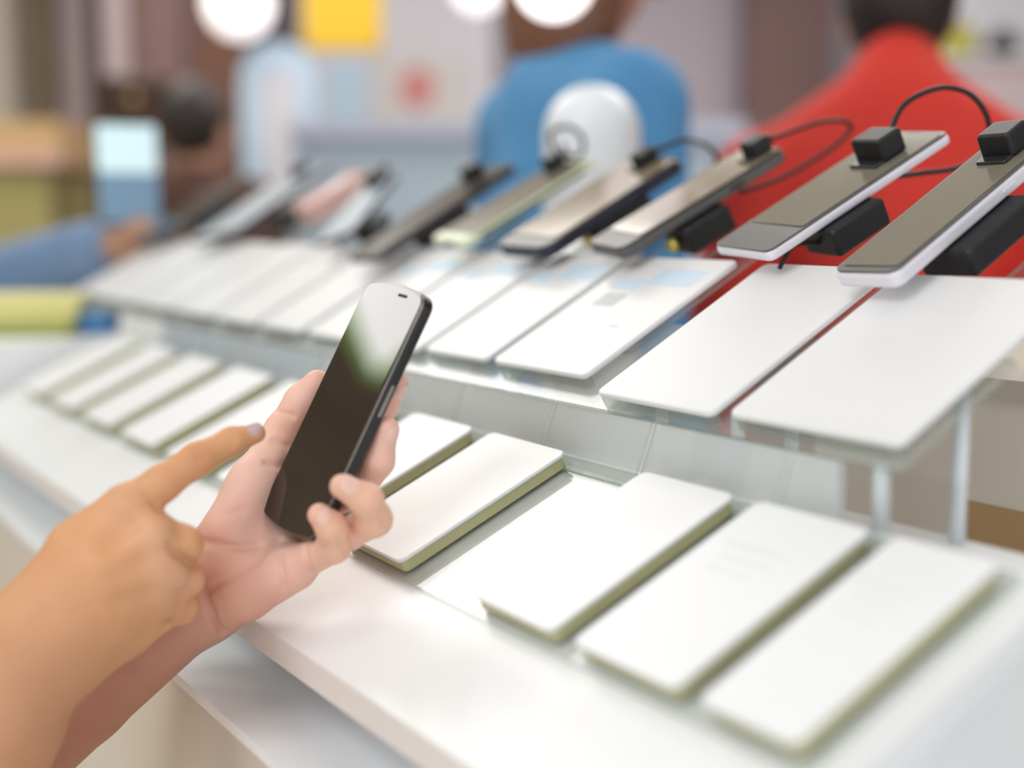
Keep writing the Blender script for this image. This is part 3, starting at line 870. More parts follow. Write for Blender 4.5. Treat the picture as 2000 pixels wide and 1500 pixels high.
# brown wall cabinet
furniture('wall_cabinet', 'tall mauve-brown cabinet along the back wall on the left', 'cabinet', [
    ('carcass', front(190, -250, 485, 480, 5.3, 0.45, 0.0), M['mauve']),
    ('left_board', front(192, -240, 262, 470, 5.26, 0.035, 0.05), M['pinkgrey']),
    ('door', front(268, -240, 372, 470, 5.26, 0.035, 0.05), M['mauve']),
    ('door', front(376, -240, 482, 470, 5.26, 0.035, 0.05), M['brownwood'])])
furniture('leather_bag', 'dark brown boxy bag standing in front of the mauve cabinet', 'bag', [
    ('body', rbox(*[at_y(192, 150, 4.0)[0], at_y(322, 150, 4.0)[0], 4.0, 4.16, at_y(0, 240, 4.0)[2], at_y(0, 152, 4.0)[2]], 0.03, 0.02), M['darkwood']),
    ('flap', rbox(*[at_y(188, 150, 3.985)[0], at_y(326, 150, 3.985)[0], 3.985, 4.17, at_y(0, 180, 4.0)[2], at_y(0, 148, 4.0)[2]], 0.03, 0.015), M['darkwood']),
    ('clasp', rbox(*[at_y(250, 150, 3.97)[0], at_y(266, 150, 3.97)[0], 3.97, 3.99, at_y(0, 200, 4.0)[2], at_y(0, 185, 4.0)[2]], 0.005, 0.004), M['tan'])])
za = at_y(0, 242, 4.0)[2]
furniture('bag_table', 'brown side table carrying the dark brown bag', 'table', [
    ('top', boxw(at_y(180, 0, 4.0)[0], at_y(385, 0, 4.0)[0], 3.95, 4.35, za - 0.04, za - 0.001), M['brownwood'])] +
    [('leg', boxw(x, x + 0.04, y, y + 0.04, 0, za - 0.04), M['brownwood']) for x in (at_y(182, 0, 4.0)[0], at_y(372, 0, 4.0)[0]) for y in (3.97, 4.29)])
# arched pale blue banner
a = at_y(472, 300, 4.4); b = at_y(618, 300, 4.4); zt = at_y(0, 82, 4.4)[2]
cx = (a[0] + b[0]) / 2; rr = (b[0] - a[0]) / 2
poly = [np.array([a[0], 4.4, 0.25]), np.array([b[0], 4.4, 0.25])] + [np.array([cx + rr * math.cos(t), 4.4, zt - rr + rr * math.sin(t)]) for t in np.linspace(0, math.pi, 15)]
v, f = prism(poly, np.array([0, 0.05, 0]))
furniture('banner_stand', 'pale blue banner stand with an arched top left of the yellow sign', 'banner', [
    ('board', (v, f), M['paleblue']),
    ('white_panel', prism([np.array([cx - rr * 0.45, 4.395, 0.4]), np.array([cx + rr * 0.55, 4.395, 0.4]), np.array([cx + rr * 0.55, 4.395, zt - rr * 0.7]), np.array([cx - rr * 0.45, 4.395, zt - rr * 0.7])], np.array([0, 0.004, 0])), M['whitewall']),
    ('base', boxw(a[0] - 0.05, b[0] + 0.05, 4.39, 4.75, 0, 0.25), M['lilacdesk'])])
# hanging yellow sign
a = at_y(590, -60, 4.6); b = at_y(745, 98, 4.6)
furniture('hanging_sign', 'yellow rectangular sign hanging from the ceiling', 'sign', [
    ('board', rbox(a[0], b[0], 4.6, 4.64, b[2], a[2], 0.01, 0.008), M['yellow']),
    ('cord', tube([(a[0] + 0.05, 4.62, a[2]), (a[0] + 0.05, 4.62, CZ)], 0.004, 6), M['lampbody']),
    ('cord', tube([(b[0] - 0.05, 4.62, a[2]), (b[0] - 0.05, 4.62, CZ)], 0.004, 6), M['lampbody'])])
# poster with coral print
furniture('poster', 'pale poster with a coral round print on the white wall', 'poster', [
    ('sheet', front(735, 105, 905, 250, 5.58, 0.015), M['poster']),
    ('coral_print', (lambda q: lathe_y(q))(None) if False else prism([at_y(815 + 36 * math.cos(t), 172 + 40 * math.sin(t), 5.575) for t in np.linspace(0, 2 * math.pi, 20)[:-1]], np.array([0, 0.004, 0])), M['pinkspot']),
    ('blue_print', front(640, 120, 715, 250, 5.585, 0.012), M['paleblue'])])
# pale lilac counter in the middle
furniture('service_counter', 'long pale blue-lilac service counter in the middle background', 'counter', [
    ('top', front(560, 236, 1460, 268, 3.6, 0.6), M['lilacdesk']),
    ('front_board', front(570, 268, 1450, 700, 3.64, 0.5, 0.0), M['skydesk']),
    ('kick_board', boxw(at_y(575, 0, 3.7)[0], at_y(1445, 0, 3.7)[0], 3.6, 3.64, 0, 0.1), M['lilacdesk'])])
# white dome-topped stand in front of it
q = at_y(1155, 420, 1.56); rr = 0.056; zt = at_y(0, 165, 1.56)[2]
th = empty('display_pedestal', (q[0], 1.56, 0), 'white dome-topped pedestal in front of the person in blue', 'pedestal')
v, f = lathe((q[0], 1.56, 0), [(rr, 0.06), (rr, zt - rr)] + [(rr * math.cos(t) + 1e-4, zt - rr + rr * math.sin(t)) for t in np.linspace(0.1, math.pi / 2, 9)], 32)
make('column', v, f, M['dome'], th, smooth=True)
v, f = lathe((q[0], 1.56, 0), [(rr * 1.35, 0), (rr * 1.35, 0.05), (rr * 1.2, 0.06)], 32); make('base', v, f, M['whitewall'], th)
# right: white-pink cupboard with lime bag and dark case
furniture('display_cupboard', 'pinkish white cupboard behind the shoulder of the person in red', 'cupboard', [
    ('carcass', front(1830, 118, 2100, 600, 4.6, 0.4, 0.0), M['pinkgrey']),
    ('top', front(1820, 108, 2110, 120, 4.58, 0.45), M['whitewall']),
    ('back_panel', front(1810, -120, 2110, 110, 4.98, 0.04), M['whitewall'])])
zc = at_y(0, 108, 4.62)[2]
def blob_bag(name, lab, px, Y, rx, rz, m, m2):
    q = at_y(px, 100, Y)
    v, f = lathe((0, 0, 0), [(1e-4 + rx * math.sin(t) ** 0.7, rz * (1 - math.cos(t))) for t in np.linspace(0.15, math.pi - 0.05, 12)], 20)
    v = [np.array([q[0], Y, zc + 0.001]) + np.array([p[0], p[1] * 0.6, p[2] - min(x[2] for x in v)]) for p in v]
    th = empty(name, (q[0], Y, zc + 0.001), lab, 'bag')
    make('body', v, f, m, th, smooth=True)
    v, f = tube(spline([(q[0] - rx * 0.5, Y, zc + 1.6 * rz), (q[0] - rx * 0.3, Y, zc + 2.3 * rz), (q[0] + rx * 0.3, Y, zc + 2.3 * rz), (q[0] + rx * 0.5, Y, zc + 1.6 * rz)], 5), 0.006, 6)
    make('handle', v, f, m2, th, smooth=True)
blob_bag('cloth_bag', 'small lime cloth bag on the white cupboard at the upper right', 1870, 4.75, 0.070, 0.055, M['limebag'], M['limebag'])
blob_bag('cloth_bag', 'small dark bag right of the lime one at the upper right corner', 1958, 4.75, 0.062, 0.045, M['hairblack'], M['hairblack'])
# beige plinth right behind the counter end
def plinth():
    a = W(0.70, 0.74, 0); zt = 1.135
    v, f = uwbox(0.30, 0.735, 0.74, 1.02, 0.0, zt)
    v2, f2 = uwbox(0.29, 0.745, 0.73, 1.03, zt, zt + 0.012)
    v3, f3 = prism([W(0.60, 0.7385, 0.55), W(0.60, 0.7385, 1.06), W(0.34, 0.7385, 1.06), W(0.34, 0.7385, 0.55)], -hw * -0.001)
    furniture('plinth', 'beige plinth standing behind the right end of the display', 'plinth', [('body', (v, f), M['plinthpaint']), ('top', (v2, f2), M['pillar']), ('panel', (v3, f3), M['tan'])])
plinth()
# pendant globe lamps
for px, py, rad, Y, lab in ((466, 8, 0.105, 4.3, 'round white pendant lamp at the top left, right of the brown cabinet'),
                            (1082, -40, 0.046, 1.5, 'white pendant lamp at the top middle, above the person with brown hair'),
                            (935, -28, 0.085, 4.5, 'smaller white pendant lamp at the top middle, left of the other one')):
    q = at_y(px, py, Y)
    th = empty('pendant_lamp', (q[0], Y, q[2] - rad), lab, 'lamp', 'white pendant lamps')
    v, f = lathe((q[0], Y, q[2]), [(rad * math.sin(t) + 1e-4, -rad * math.cos(t)) for t in np.linspace(0.05, math.pi - 0.15, 16)], 28)
    make('globe', v, f, M['lampwhite'], th, smooth=True)
    v, f = lathe((q[0], Y, q[2] + rad * 0.96), [(0.03, 0), (0.03, 0.05), (0.012, 0.07)], 16); make('cap', v, f, M['lampbody'], th)
    v, f = tube([(q[0], Y, q[2] + rad + 0.05), (q[0], Y, CZ)], 0.004, 6); make('cord', v, f, M['lampbody'], th)
#@@SECTION PEOPLE
# ------------------------------------------------------------------ people in the background
def person(name, lab, x, y, yaw, H, shirt, trous, hair, skin=(0.55, 0.30, 0.20), arms=None, hair_len=0.0, bow=0.0, wide=1.0, collar=0.0, sleeve=0.55, drop=0.0, big=1.0, puff=0.0):
    """standing figure; yaw 0 faces the camera; arms = ((elbow, wrist) left, right) in body units of H"""
    cy, sy = math.cos(yaw), math.sin(yaw)
    fwd = np.array([-sy * 0 + math.sin(yaw), -math.cos(yaw), 0]); rgt = np.array([math.cos(yaw), math.sin(yaw), 0])
    o = np.array([x, y, 0.0])
    def B(a, b, h): return o + rgt * a * H + fwd * b * H + K * h * H
    sh = 0.122 * wide
    if arms is None: arms = (((-0.155 * wide, -0.005, 0.62), (-0.150 * wide, 0.05, 0.485)), ((0.155 * wide, -0.005, 0.62), (0.150 * wide, 0.05, 0.485)))
    neck = B(0, bow * 0.35, 0.845); head = B(0, 0.012 + bow, 0.925)
    th = empty(name, o, lab, 'person')
    g = 0.009
    lo = o - np.array([0.45, 0.45, 0.0]) * H / 1.7 * 1.1; hi = o + np.array([0.68 if puff else 0.5, 0.5, 1.02 * H])
    fd = Field(lo, hi, g)
    fd.ell(B(0, 0, 0.72), rgt, fwd, K, 0.095 * H * wide, 0.06 * H, 0.13 * H, 0.02)
    fd.ell(B(0, 0, 0.55), rgt, fwd, K, 0.088 * H * wide, 0.06 * H, 0.09 * H, 0.03)
    fd.chain([(B(-sh * 0.9, 0, 0.80 - drop), 0.036 * H), (B(0, 0, 0.815), 0.045 * H), (B(sh * 0.9, 0, 0.80 - drop), 0.036 * H)], 0.03, 0.02)
    fd.chain([(B(0, 0, 0.80), 0.036 * H), (neck, 0.032 * H), (head - K * 0.04 * H, 0.03 * H)], 0.015, 0.01)
    fd.ell(head, rgt, fwd, K, 0.044 * H, 0.054 * H, 0.066 * H, 0.01)
    fd.chain([(head + fwd * 0.056 * H - K * 0.003 * H, 0.004 * H), (head + fwd * 0.064 * H - K * 0.016 * H, 0.008 * H)], 0.008)
    for s in (-1, 1):
        fd.ell(head + rgt * s * 0.045 * H - K * 0.008 * H, rgt, fwd, K, 0.006 * H, 0.012 * H, 0.019 * H, 0.004)
        fd.dent([head + rgt * s * 0.017 * H + fwd * 0.05 * H + K * 0.004 * H], 0.008, 0.014)
    fd.dent([head + rgt * -0.014 * H + fwd * 0.054 * H - K * 0.034 * H, head + rgt * 0.014 * H + fwd * 0.054 * H - K * 0.034 * H], 0.004, 0.006)
    for s, (el, wr) in zip((-1, 1), arms):
        S = B(s * sh, 0, 0.80 - drop); E = B(*el); Wr = B(*wr); d = (Wr - E) / np.linalg.norm(Wr - E)
        fd.chain([(S, 0.034 * H), (E, 0.026 * H), (Wr, 0.017 * H)], 0.02, 0.01)
        pl = Wr + d * 0.05 * H
        fd.chain([(Wr, 0.016 * H), (pl, 0.020 * H)], 0.01)
        side = np.cross(d, K if abs(d[2]) < 0.8 else fwd); side /= np.linalg.norm(side)
        for q in range(4):
            st = pl + side * (q - 1.5) * 0.0115 * H
            fd.chain([(st, 0.0065 * H), (st + d * 0.022 * H + fwd * 0.004 * H, 0.006 * H), (st + d * (0.038 + 0.004 * (q in (1, 2))) * H + fwd * 0.014 * H, 0.005 * H)], 0.004)
        fd.chain([(Wr + d * 0.015 * H, 0.008 * H), (Wr + d * 0.04 * H + fwd * 0.022 * H + side * 0.01 * H, 0.007 * H), (Wr + d * 0.06 * H + fwd * 0.026 * H + side * 0.01 * H, 0.006 * H)], 0.006)
    for s in (-1, 1):
        fd.chain([(B(s * 0.05, 0, 0.52), 0.052 * H), (B(s * 0.055, 0.005, 0.28), 0.034 * H), (B(s * 0.057, -0.005, 0.05), 0.024 * H)], 0.02, 0.012)
        fd.chain([(B(s * 0.057, -0.01, 0.025), 0.023 * H), (B(s * 0.062, 0.085, 0.018), 0.017 * H)], 0.01)
    v, f = fd.mesh()
    make('body', v, f, M['skin'], th, smooth=True, cols=blend_cols(v, skin, []))
    # shirt
    fs = Field(lo, hi, g)
    e = 0.010
    fs.ell(B(0, 0, 0.72), rgt, fwd, K, 0.095 * H * wide + e, 0.06 * H + e, 0.14 * H, 0.02)
    fs.ell(B(0, 0, 0.56), rgt, fwd, K, 0.088 * H * wide + e, 0.062 * H + e, 0.10 * H, 0.03)
    fs.chain([(B(-sh * 0.9, 0, 0.80 - drop), 0.036 * H + e), (B(0, 0, 0.815 + collar * 0.2), 0.047 * H + e), (B(sh * 0.9, 0, 0.80 - drop), 0.036 * H + e)], 0.03, 0.02)
    if collar: fs.chain([(B(0, -0.002, 0.82), 0.045 * H), (B(0, bow * 0.3 - 0.004, 0.82 + collar), 0.036 * H)], 0.03)
    for s, (el, wr) in zip((-1, 1), arms):
        S = B(s * sh, 0, 0.80 - drop); E = B(*el); Wr = B(*wr)
        T = S + (E - S) * min(1, sleeve * 1.6) if sleeve < 0.62 else E
        ch = [(S, 0.036 * H + e + puff), (T, 0.028 * H + e + puff)]
        if sleeve >= 0.62: ch.append((E + (Wr - E) * 0.92, 0.020 * H + e + puff * 0.7))
        fs.chain(ch, 0.02, 0.01)
    fs.cut(B(0, 0, 0.49), -K)
    v, f = fs.mesh(); make('shirt', v, f, shirt, th, smooth=True)
    ft = Field(lo, hi, g)
    ft.ell(B(0, 0, 0.52), rgt, fwd, K, 0.090 * H * wide, 0.064 * H, 0.07 * H, 0.03)
    for s in (-1, 1):
        ft.chain([(B(s * 0.05, 0, 0.50), 0.055 * H), (B(s * 0.055, 0.005, 0.28), 0.040 * H), (B(s * 0.057, -0.005, 0.05), 0.033 * H)], 0.02, 0.012)
    ft.cut(B(0, 0, 0.04), -K); ft.cut(B(0, 0, 0.56), K)
    v, f = ft.mesh(); make('trousers', v, f, trous, th, smooth=True)
    for s in (-1, 1):
        fz = Field(B(s * 0.06, 0.04, 0) - np.array([0.16, 0.16, 0.0]), B(s * 0.06, 0.04, 0) + np.array([0.16, 0.16, 0.13]), 0.007)
        fz.chain([(B(s * 0.057, -0.012, 0.026), 0.026 * H), (B(s * 0.063, 0.095, 0.020), 0.021 * H)], 0.01)
        fz.cut(o + K * 0.004, -K); v, f = fz.mesh(); make('shoe', v, f, M['shoe'], th, smooth=True)
    fh = Field(head - np.array([0.25, 0.25, 0.30 + hair_len * H]), head + np.array([0.25, 0.25, 0.22]), g)
    fh.ell(head - fwd * 0.012 * H + K * 0.012 * H, rgt, fwd, K, 0.052 * H * big, 0.056 * H, 0.066 * H, 0.01)
    if hair_len:
        fh.ell(head - fwd * 0.022 * H - K * hair_len * 0.45 * H, rgt, fwd, K, 0.062 * H * big, 0.045 * H, (0.05 + hair_len * 0.55) * H, 0.03)
    X, Y, Z = fh.grid(tuple(slice(0, fh.n[i]) for i in range(3)))
    face = (X - head[0]) * fwd[0] + (Y - head[1]) * fwd[1] - 0.030 * H      # keep the face free
    low_ = (head[2] + 0.030 * H - Z)
    fh.f = np.maximum(fh.f, np.minimum(face, low_).astype(np.float32))
    v, f = fh.mesh(); make('hair', v, f, hair, th, smooth=True)
    return th

person('person', 'person in a red shirt with dark hair seen from behind, right side of the picture', 0.575, 2.02, math.pi - 0.25, 1.70, M['red'], M['trousers'], M['hairblack'],
       bow=0.05, wide=0.98, collar=0.045, sleeve=0.7, drop=0.03)
person('person', 'person with long brown hair and a blue top in the middle background', 0.085, 1.92, math.pi / 2 + 0.35, 1.74, M['bluecloth'], M['trousers'], M['hairbrown'],
       hair_len=0.065, sleeve=0.7, wide=0.95, big=1.1)
person('person', 'person with black hair and a dark brown jacket standing on the left behind the display', -0.80, 3.40, math.pi - 0.5, 1.60, M['browncloth'], M['trousers'], M['hairblack'],
       sleeve=0.7, wide=1.05)
#@@SECTION CUSTOMER
# customer at the left end holding up a phone: forearm in a blue sleeve, hand and phone
def arm_customer():
    z = 2.15
    person('person', 'person in a blue sleeve at the left edge holding up a lit phone', -1.16, 2.10, math.pi / 2, 1.66, M['denim'], M['trousers'], M['hairblack'],
           sleeve=0.7, puff=0.022, arms=(((-0.155, -0.005, 0.62), (-0.150, 0.05, 0.485)), ((0.11, 0.135, 0.668), (0.035, 0.300, 0.722))))
    # the phone held up: its lit face turned to the left-front
    o = P(250, 340, z - 0.045)
    ex = AX * 0.93 + np.array([0, 0.36, 0.0]); ex /= np.linalg.norm(ex)
    ey = K * 0.97 + AX * 0.10 + np.array([0, 0.20, 0]); ey -= ex * (ey @ ex); ey /= np.linalg.norm(ey)
    en = np.cross(ex, ey); 
    if en @ (CAM - o) < 0: en = -en
    t2 = empty('smartphone', o - ey * 0.08, 'phone with a bright pale blue screen held up at the far left', 'phone')
    v, f = slab(o - en * 0.011, ex, ey, en, outline(0.100, 0.165, 0.010), 0.011, 0.003, 3); make('shell', v, f, M['darkbody'], t2)
    v, f = slab(o - ey * 0.038, ex, ey, en, outline(0.092, 0.078, 0.004), 0.0008); make('lower_panel', v, f, M['bluescreen'], t2)
    v, f = slab(o + ey * 0.040, ex, ey, en, outline(0.092, 0.076, 0.004), 0.0008); make('screen', v, f, M['screenlit'], t2)
arm_customer()
#@@SECTION HELD
# ------------------------------------------------------------------ the phone in the hand
HS = 1.12
HZ = 0.70 * HS
hc = P(667, 792, HZ)
def cs(a, b, d):                       # direction given as right, up, away
    q = AX * a + AU * b + AF * d; return q / np.linalg.norm(q)
ha = cs(0.412, 0.905, 0.10)            # long axis
e1 = AX * 0.913 - AU * 0.408; e1 = e1 - ha * (e1 @ ha); e1 /= np.linalg.norm(e1)
e2 = np.cross(ha, e1); e2 = e2 if e2 @ AF < 0 else -e2
TH = math.radians(50)
hr = e1 * math.cos(TH) + e2 * math.sin(TH)                  # across the face, right edge towards the camera
hn = np.cross(hr, ha); hn = hn if hn @ (CAM - hc) > 0 else -hn
HW, HL, HT = 0.0628, 0.1525, 0.0095
held = empty('smartphone', hc - ha * HL / 2 - hn * HT, 'black phone with a dark glossy screen held upright in the hand', 'phone')
v, f = slab(hc - hn * HT, hr, ha, hn, outline(HW, HL, 0.007, 6, 0.004), HT - 0.0016, 0.0024, 4); make('shell', v, f, M['heldbody'], held)
v, f = slab(hc - hn * 0.0017, hr, ha, hn, outline(HW - 0.0004, HL - 0.0004, 0.007, 6, 0.004), 0.0011, 0.0003, 2); make('trim_ring', v, f, M['heldtrim'], held)
v, f = slab(hc - hn * 0.0006, hr, ha, hn, outline(HW - 0.0016, HL - 0.0016, 0.006, 6, 0.004), 0.0010, 0.0004, 3); make('screen', v, f, M['heldglass'], held)
v, f = slab(hc - hn * HT * 0.55 + hr * (HW / 2 - 0.0003) + ha * 0.012, ha, hn, hr, outline(0.020, 0.0022, 0.001, 3), 0.0009); make('side_button', v, f, M['heldtrim'], held)
v, f = slab(hc + ha * (HL / 2 - 0.003) + hr * 0.010, hr, ha, hn, outline(0.009, 0.0018, 0.0008, 3), 0.0003, z0=0.0004); make('earpiece', v, f, M['black'], held)
#@@SECTION HANDS
def Q(x, y, z): return P(x, y, z * HS)
# ------------------------------------------------------------------ the hands
person_root = empty('person', Q(60, 1500, 0.66), 'person whose bare arms reach in, holding a phone and pointing at it', 'person')
mm = 0.001 * HS
PINK = (0.89, 0.56, 0.455); ROSE = (0.76, 0.36, 0.28); TAN = (0.70, 0.350, 0.172); PALE = (0.86, 0.60, 0.52); BROWN = (0.36, 0.16, 0.10)
def ch(*q): return [(Q(x, y, z), r * mm) for x, y, z, r in q]
LH = dict(
    fore=ch((-260, 1690, 0.775, 38), (-60, 1530, 0.760, 35), (150, 1352, 0.745, 30.5), (372, 1168, 0.730, 26.0)),
    thenar=ch((405, 1130, 0.722, 19), (452, 1045, 0.716, 16.5), (497, 945, 0.724, 14.0)),
    hypo=ch((400, 1165, 0.722, 20), (475, 1150, 0.706, 17), (575, 1108, 0.698, 12.5)),
    mid=ch((385, 1150, 0.726, 22), (505, 1050, 0.728, 15), (610, 1000, 0.735, 11)),
    midb=ch((440, 1090, 0.728, 18), (560, 1080, 0.716, 12.5)),
    idxm=ch((470, 1010, 0.735, 15), (610, 905, 0.752, 11)),
    thumb=ch((492, 955, 0.727, 13.5), (553, 843, 0.741, 10.3), (590, 785, 0.741, 9.6), (620, 750, 0.741, 8.0)),
    pinky=ch((580, 1102, 0.700, 9.6), (652, 1066, 0.680, 8.6), (648, 1030, 0.667, 7.6), (624, 1006, 0.664, 6.0)),
    ring=ch((620, 1050, 0.716, 10), (680, 1040, 0.692, 9.0), (731, 1014, 0.674, 8.8), (716, 976, 0.661, 8.0), (668, 950, 0.657, 6.2)),
    middle=ch((625, 985, 0.730, 10), (700, 955, 0.704, 8.8), (738, 900, 0.694, 8.4), (756, 836, 0.690, 6.0)),
    index=ch((615, 905, 0.748, 10), (700, 850, 0.722, 8.8), (748, 790, 0.712, 8.2), (774, 748, 0.706, 6.2)),
)
allp = [p for c in LH.values() for p, r in c]
fd = Field(np.maximum(np.minimum.reduce(allp) - 0.045, Q(-170, 1650, 0.75) - np.array([0.02, 9, 9])), np.maximum.reduce(allp) + 0.04, 0.0013)
for nm, k in (('fore', .01), ('thenar', .016), ('hypo', .022), ('mid', .014), ('midb', .012), ('idxm', .012), ('thumb', .008), ('pinky', .0035), ('ring', .0025), ('middle', .002), ('index', .002)):
    fd.chain(LH[nm], k, 0.004)
# palm creases and finger joints
for px, dp, sg in (([(394, 1058), (430, 1064), (470, 1070), (500, 1066)], .0016, .0026), ([(412, 1150), (450, 1128), (500, 1098), (545, 1058)], .0015, .0026),
                   ([(398, 1150), (412, 1190), (436, 1236)], .0022, .0026), ([(548, 1085), (552, 1115), (556, 1150)], .0014, .0018),
                   ([(596, 1068), (601, 1092), (606, 1118)], .0017, .0018), ([(528, 790), (548, 806), (572, 812)], .0012, .0018), ([(536, 862), (560, 872)], .0014, .0022),
                   ([(520, 905), (545, 912), (562, 905)], .0014, .0024), ([(432, 1010), (470, 1000)], .0008, .003), ([(660, 1050), (676, 1078)], .0010, .0016), ([(736, 1000), (752, 1022)], .0008, .0016)):
    fd.line(px, dp * 1.45, sg)
v, f = fd.mesh()
sp = []
for nm in ('pinky', 'ring', 'middle', 'index', 'thumb'):
    sp.append((LH[nm][-1][0], 0.013, ROSE, 0.45)); sp.append((LH[nm][-2][0], 0.010, ROSE, 0.25))
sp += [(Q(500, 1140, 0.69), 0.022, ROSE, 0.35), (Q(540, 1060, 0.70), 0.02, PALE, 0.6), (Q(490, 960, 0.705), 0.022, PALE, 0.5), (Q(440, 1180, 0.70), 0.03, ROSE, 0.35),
       (Q(330, 1290, 0.71), 0.06, (0.60, 0.29, 0.21), 0.7), (Q(150, 1420, 0.72), 0.11, (0.46, 0.20, 0.135), 0.85), (Q(20, 1540, 0.72), 0.09, (0.42, 0.18, 0.12), 0.85)]  # tan forearm, with shade put into its darker brown spots
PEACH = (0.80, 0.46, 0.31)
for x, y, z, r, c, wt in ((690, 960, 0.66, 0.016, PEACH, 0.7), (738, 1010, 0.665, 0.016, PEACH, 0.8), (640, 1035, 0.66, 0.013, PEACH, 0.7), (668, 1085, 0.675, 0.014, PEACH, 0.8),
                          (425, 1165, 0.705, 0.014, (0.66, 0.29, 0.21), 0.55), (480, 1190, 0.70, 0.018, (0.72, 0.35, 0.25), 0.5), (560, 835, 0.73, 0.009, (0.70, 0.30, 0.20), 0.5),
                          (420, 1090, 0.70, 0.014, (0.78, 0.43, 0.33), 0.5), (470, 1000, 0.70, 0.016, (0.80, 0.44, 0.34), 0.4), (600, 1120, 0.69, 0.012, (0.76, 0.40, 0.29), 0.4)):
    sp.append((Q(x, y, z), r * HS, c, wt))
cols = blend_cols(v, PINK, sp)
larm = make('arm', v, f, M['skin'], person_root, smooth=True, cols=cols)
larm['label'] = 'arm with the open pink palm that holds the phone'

RH = dict(
    fore=ch((-120, 1640, 0.640, 38), (0, 1400, 0.642, 31), (70, 1255, 0.645, 26.5)),
    back1=ch((80, 1230, 0.648, 25), (165, 1080, 0.650, 18), (248, 995, 0.652, 12.5)),
    back2=ch((95, 1250, 0.646, 25), (215, 1120, 0.642, 19), (296, 1050, 0.646, 13.0)),
    back3=ch((110, 1270, 0.650, 23), (230, 1170, 0.648, 19), (318, 1118, 0.650, 13.0)),
    back4=ch((110, 1285, 0.660, 20), (235, 1220, 0.664, 17), (318, 1180, 0.664, 12.5)),
    palm=ch((130, 1230, 0.672, 20), (250, 1130, 0.676, 17)),
    index=ch((248, 995, 0.652, 11.5), (318, 943, 0.656, 8.9), (386, 896, 0.664, 8.1), (452, 862, 0.675, 6.9), (499, 846, 0.682, 5.2)),
    middle=ch((290, 1040, 0.650, 11), (357, 1064, 0.654, 9.4), (352, 1085, 0.676, 8.6), (290, 1090, 0.692, 7.5)),
    ring=ch((312, 1110, 0.652, 11), (362, 1132, 0.662, 8.8), (340, 1140, 0.684, 8.2), (285, 1130, 0.698, 7.2)),
    pinky=ch((312, 1175, 0.664, 10.5), (352, 1186, 0.672, 8.2), (335, 1180, 0.690, 7.4), (285, 1170, 0.700, 6.5)),
    thumb=ch((180, 1160, 0.685, 13), (250, 1080, 0.696, 10), (310, 1040, 0.700, 8)),
)
allp = [p for c in RH.values() for p, r in c]
fd = Field(np.minimum.reduce(allp) - 0.045, np.maximum.reduce(allp) + 0.035, 0.0013)
for nm, k in (('fore', .01), ('back1', .012), ('back2', .012), ('back3', .012), ('back4', .012), ('palm', .012), ('thumb', .006), ('index', .005), ('middle', .0035), ('ring', .003), ('pinky', .003)):
    fd.chain(RH[nm], k, 0.004)
# crease under the folded middle finger, knuckle hollows, the small fold by the little finger
for px, dp, sg in (([(326, 1062), (345, 1084), (372, 1100), (384, 1102)], .0036, .0024), ([(340, 1152), (380, 1162)], .0016, .0028), ([(318, 1230), (334, 1219), (352, 1216)], .0034, .0015),
                   ([(286, 962), (305, 985), (316, 1000)], .0012, .003), ([(258, 1030), (215, 1062)], .0020, .0065), ([(275, 1095), (232, 1118)], .0018, .0065), ([(282, 1158), (240, 1172)], .0014, .006),
                   ([(302, 1042), (306, 1048)], -.0024, .008), ([(318, 1112), (322, 1118)], -.0026, .0085), ([(258, 990), (256, 994)], -.0018, .008), ([(328, 1180), (330, 1184)], -.0018, .007),
                   ([(378, 876), (388, 900)], .0008, .0013), ([(386, 874), (396, 898)], .0008, .0013), ([(394, 872), (402, 892)], .0006, .0013), ([(446, 842), (454, 864)], .0008, .0013), ([(452, 840), (460, 862)], .0007, .0012)):
    fd.line(px, dp, sg)
v, f = fd.mesh()
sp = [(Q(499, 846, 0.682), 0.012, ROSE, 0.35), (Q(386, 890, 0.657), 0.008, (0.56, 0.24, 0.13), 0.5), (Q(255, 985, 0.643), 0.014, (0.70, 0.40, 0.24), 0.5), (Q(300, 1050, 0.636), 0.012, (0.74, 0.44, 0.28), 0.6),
      (Q(330, 1125, 0.642), 0.014, (0.74, 0.44, 0.30), 0.6), (Q(370, 1150, 0.66), 0.014, ROSE, 0.3), (Q(345, 1080, 0.650), 0.007, (0.36, 0.16, 0.08), 0.5),  # last spot here paints shade into the crease under the middle finger
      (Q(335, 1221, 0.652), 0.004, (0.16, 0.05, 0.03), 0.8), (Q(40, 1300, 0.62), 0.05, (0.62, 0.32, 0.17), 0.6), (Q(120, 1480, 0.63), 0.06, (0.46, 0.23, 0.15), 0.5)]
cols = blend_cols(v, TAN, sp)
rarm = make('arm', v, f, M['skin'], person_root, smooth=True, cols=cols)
rarm['label'] = 'tanned arm whose hand points with its index finger'

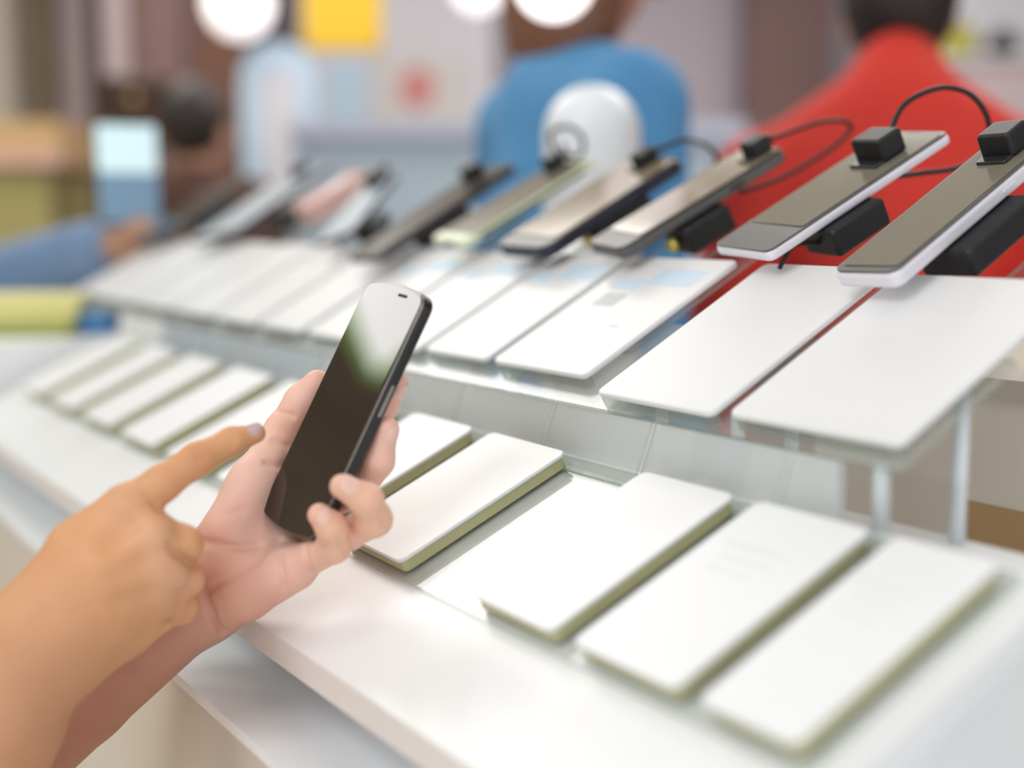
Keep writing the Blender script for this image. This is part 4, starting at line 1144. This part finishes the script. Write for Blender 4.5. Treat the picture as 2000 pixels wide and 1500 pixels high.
def nail(parent, c, ax, nrm, r, L, m, spread=52, lab=None):
    """a curved nail on a fingertip: c on the finger axis, ax along the finger, nrm where the nail faces"""
    ax = ax / np.linalg.norm(ax); nrm = nrm - ax * (nrm @ ax); nrm /= np.linalg.norm(nrm); b = np.cross(ax, nrm)
    V = []; Fc = []; n1, n2 = 12, 10
    for i in range(n1 + 1):
        t = -1 + 2 * i / n1
        wdt = (1 - abs(t) ** 3.2) ** 0.5 if abs(t) < 1 else 0.0
        for j in range(n2 + 1):
            s = -1 + 2 * j / n2
            th = math.radians(spread) * s * max(wdt, 0.05)
            rr = r * (1.0 + 0.06 * (1 - abs(s) ** 4) * (1 - t ** 4)) - 0.0010 * max(0, t) ** 2
            V.append(c + ax * t * L / 2 + (nrm * math.cos(th) + b * math.sin(th)) * rr)
    for i in range(n1):
        for j in range(n2):
            q = i * (n2 + 1) + j
            Fc.append((q, q + 1, q + n2 + 2, q + n2 + 1))
    n0 = len(V)
    V2 = [p - nrm * 0.0012 for p in V]
    Fc2 = [tuple(reversed([i + n0 for i in q])) for q in Fc]
    o = make('fingernail', V + V2, Fc + Fc2, m, parent, smooth=True)
    return o

def tipnail(parent, chain, nrm, L, m, r=None, back=0.0045, spread=52):
    a, b = chain[-2][0], chain[-1][0]; d = (b - a) / np.linalg.norm(b - a)
    nail(parent, b - d * back, d, nrm, r or (chain[-1][1] + 0.0010), L, m, spread)
tipnail(rarm, RH['index'], cs(-0.05, 0.80, -0.60), 0.0135, M['nailgrey'], 0.0062, 0.0030, 66)
tipnail(larm, LH['ring'], cs(0.42, 0.62, -0.66), 0.0140, M['nail'], 0.0074, 0.0030, 58)
tipnail(larm, LH['pinky'], cs(0.45, 0.30, -0.84), 0.0120, M['nail'], 0.0072, 0.0030, 56)
tipnail(larm, LH['middle'], cs(0.85, 0.15, -0.35), 0.0130, M['nail'], 0.0072, 0.0025, 58)
tipnail(larm, LH['index'], cs(0.9, 0.1, -0.3), 0.0125, M['nail'], 0.0074, 0.0025, 58)
#@@END
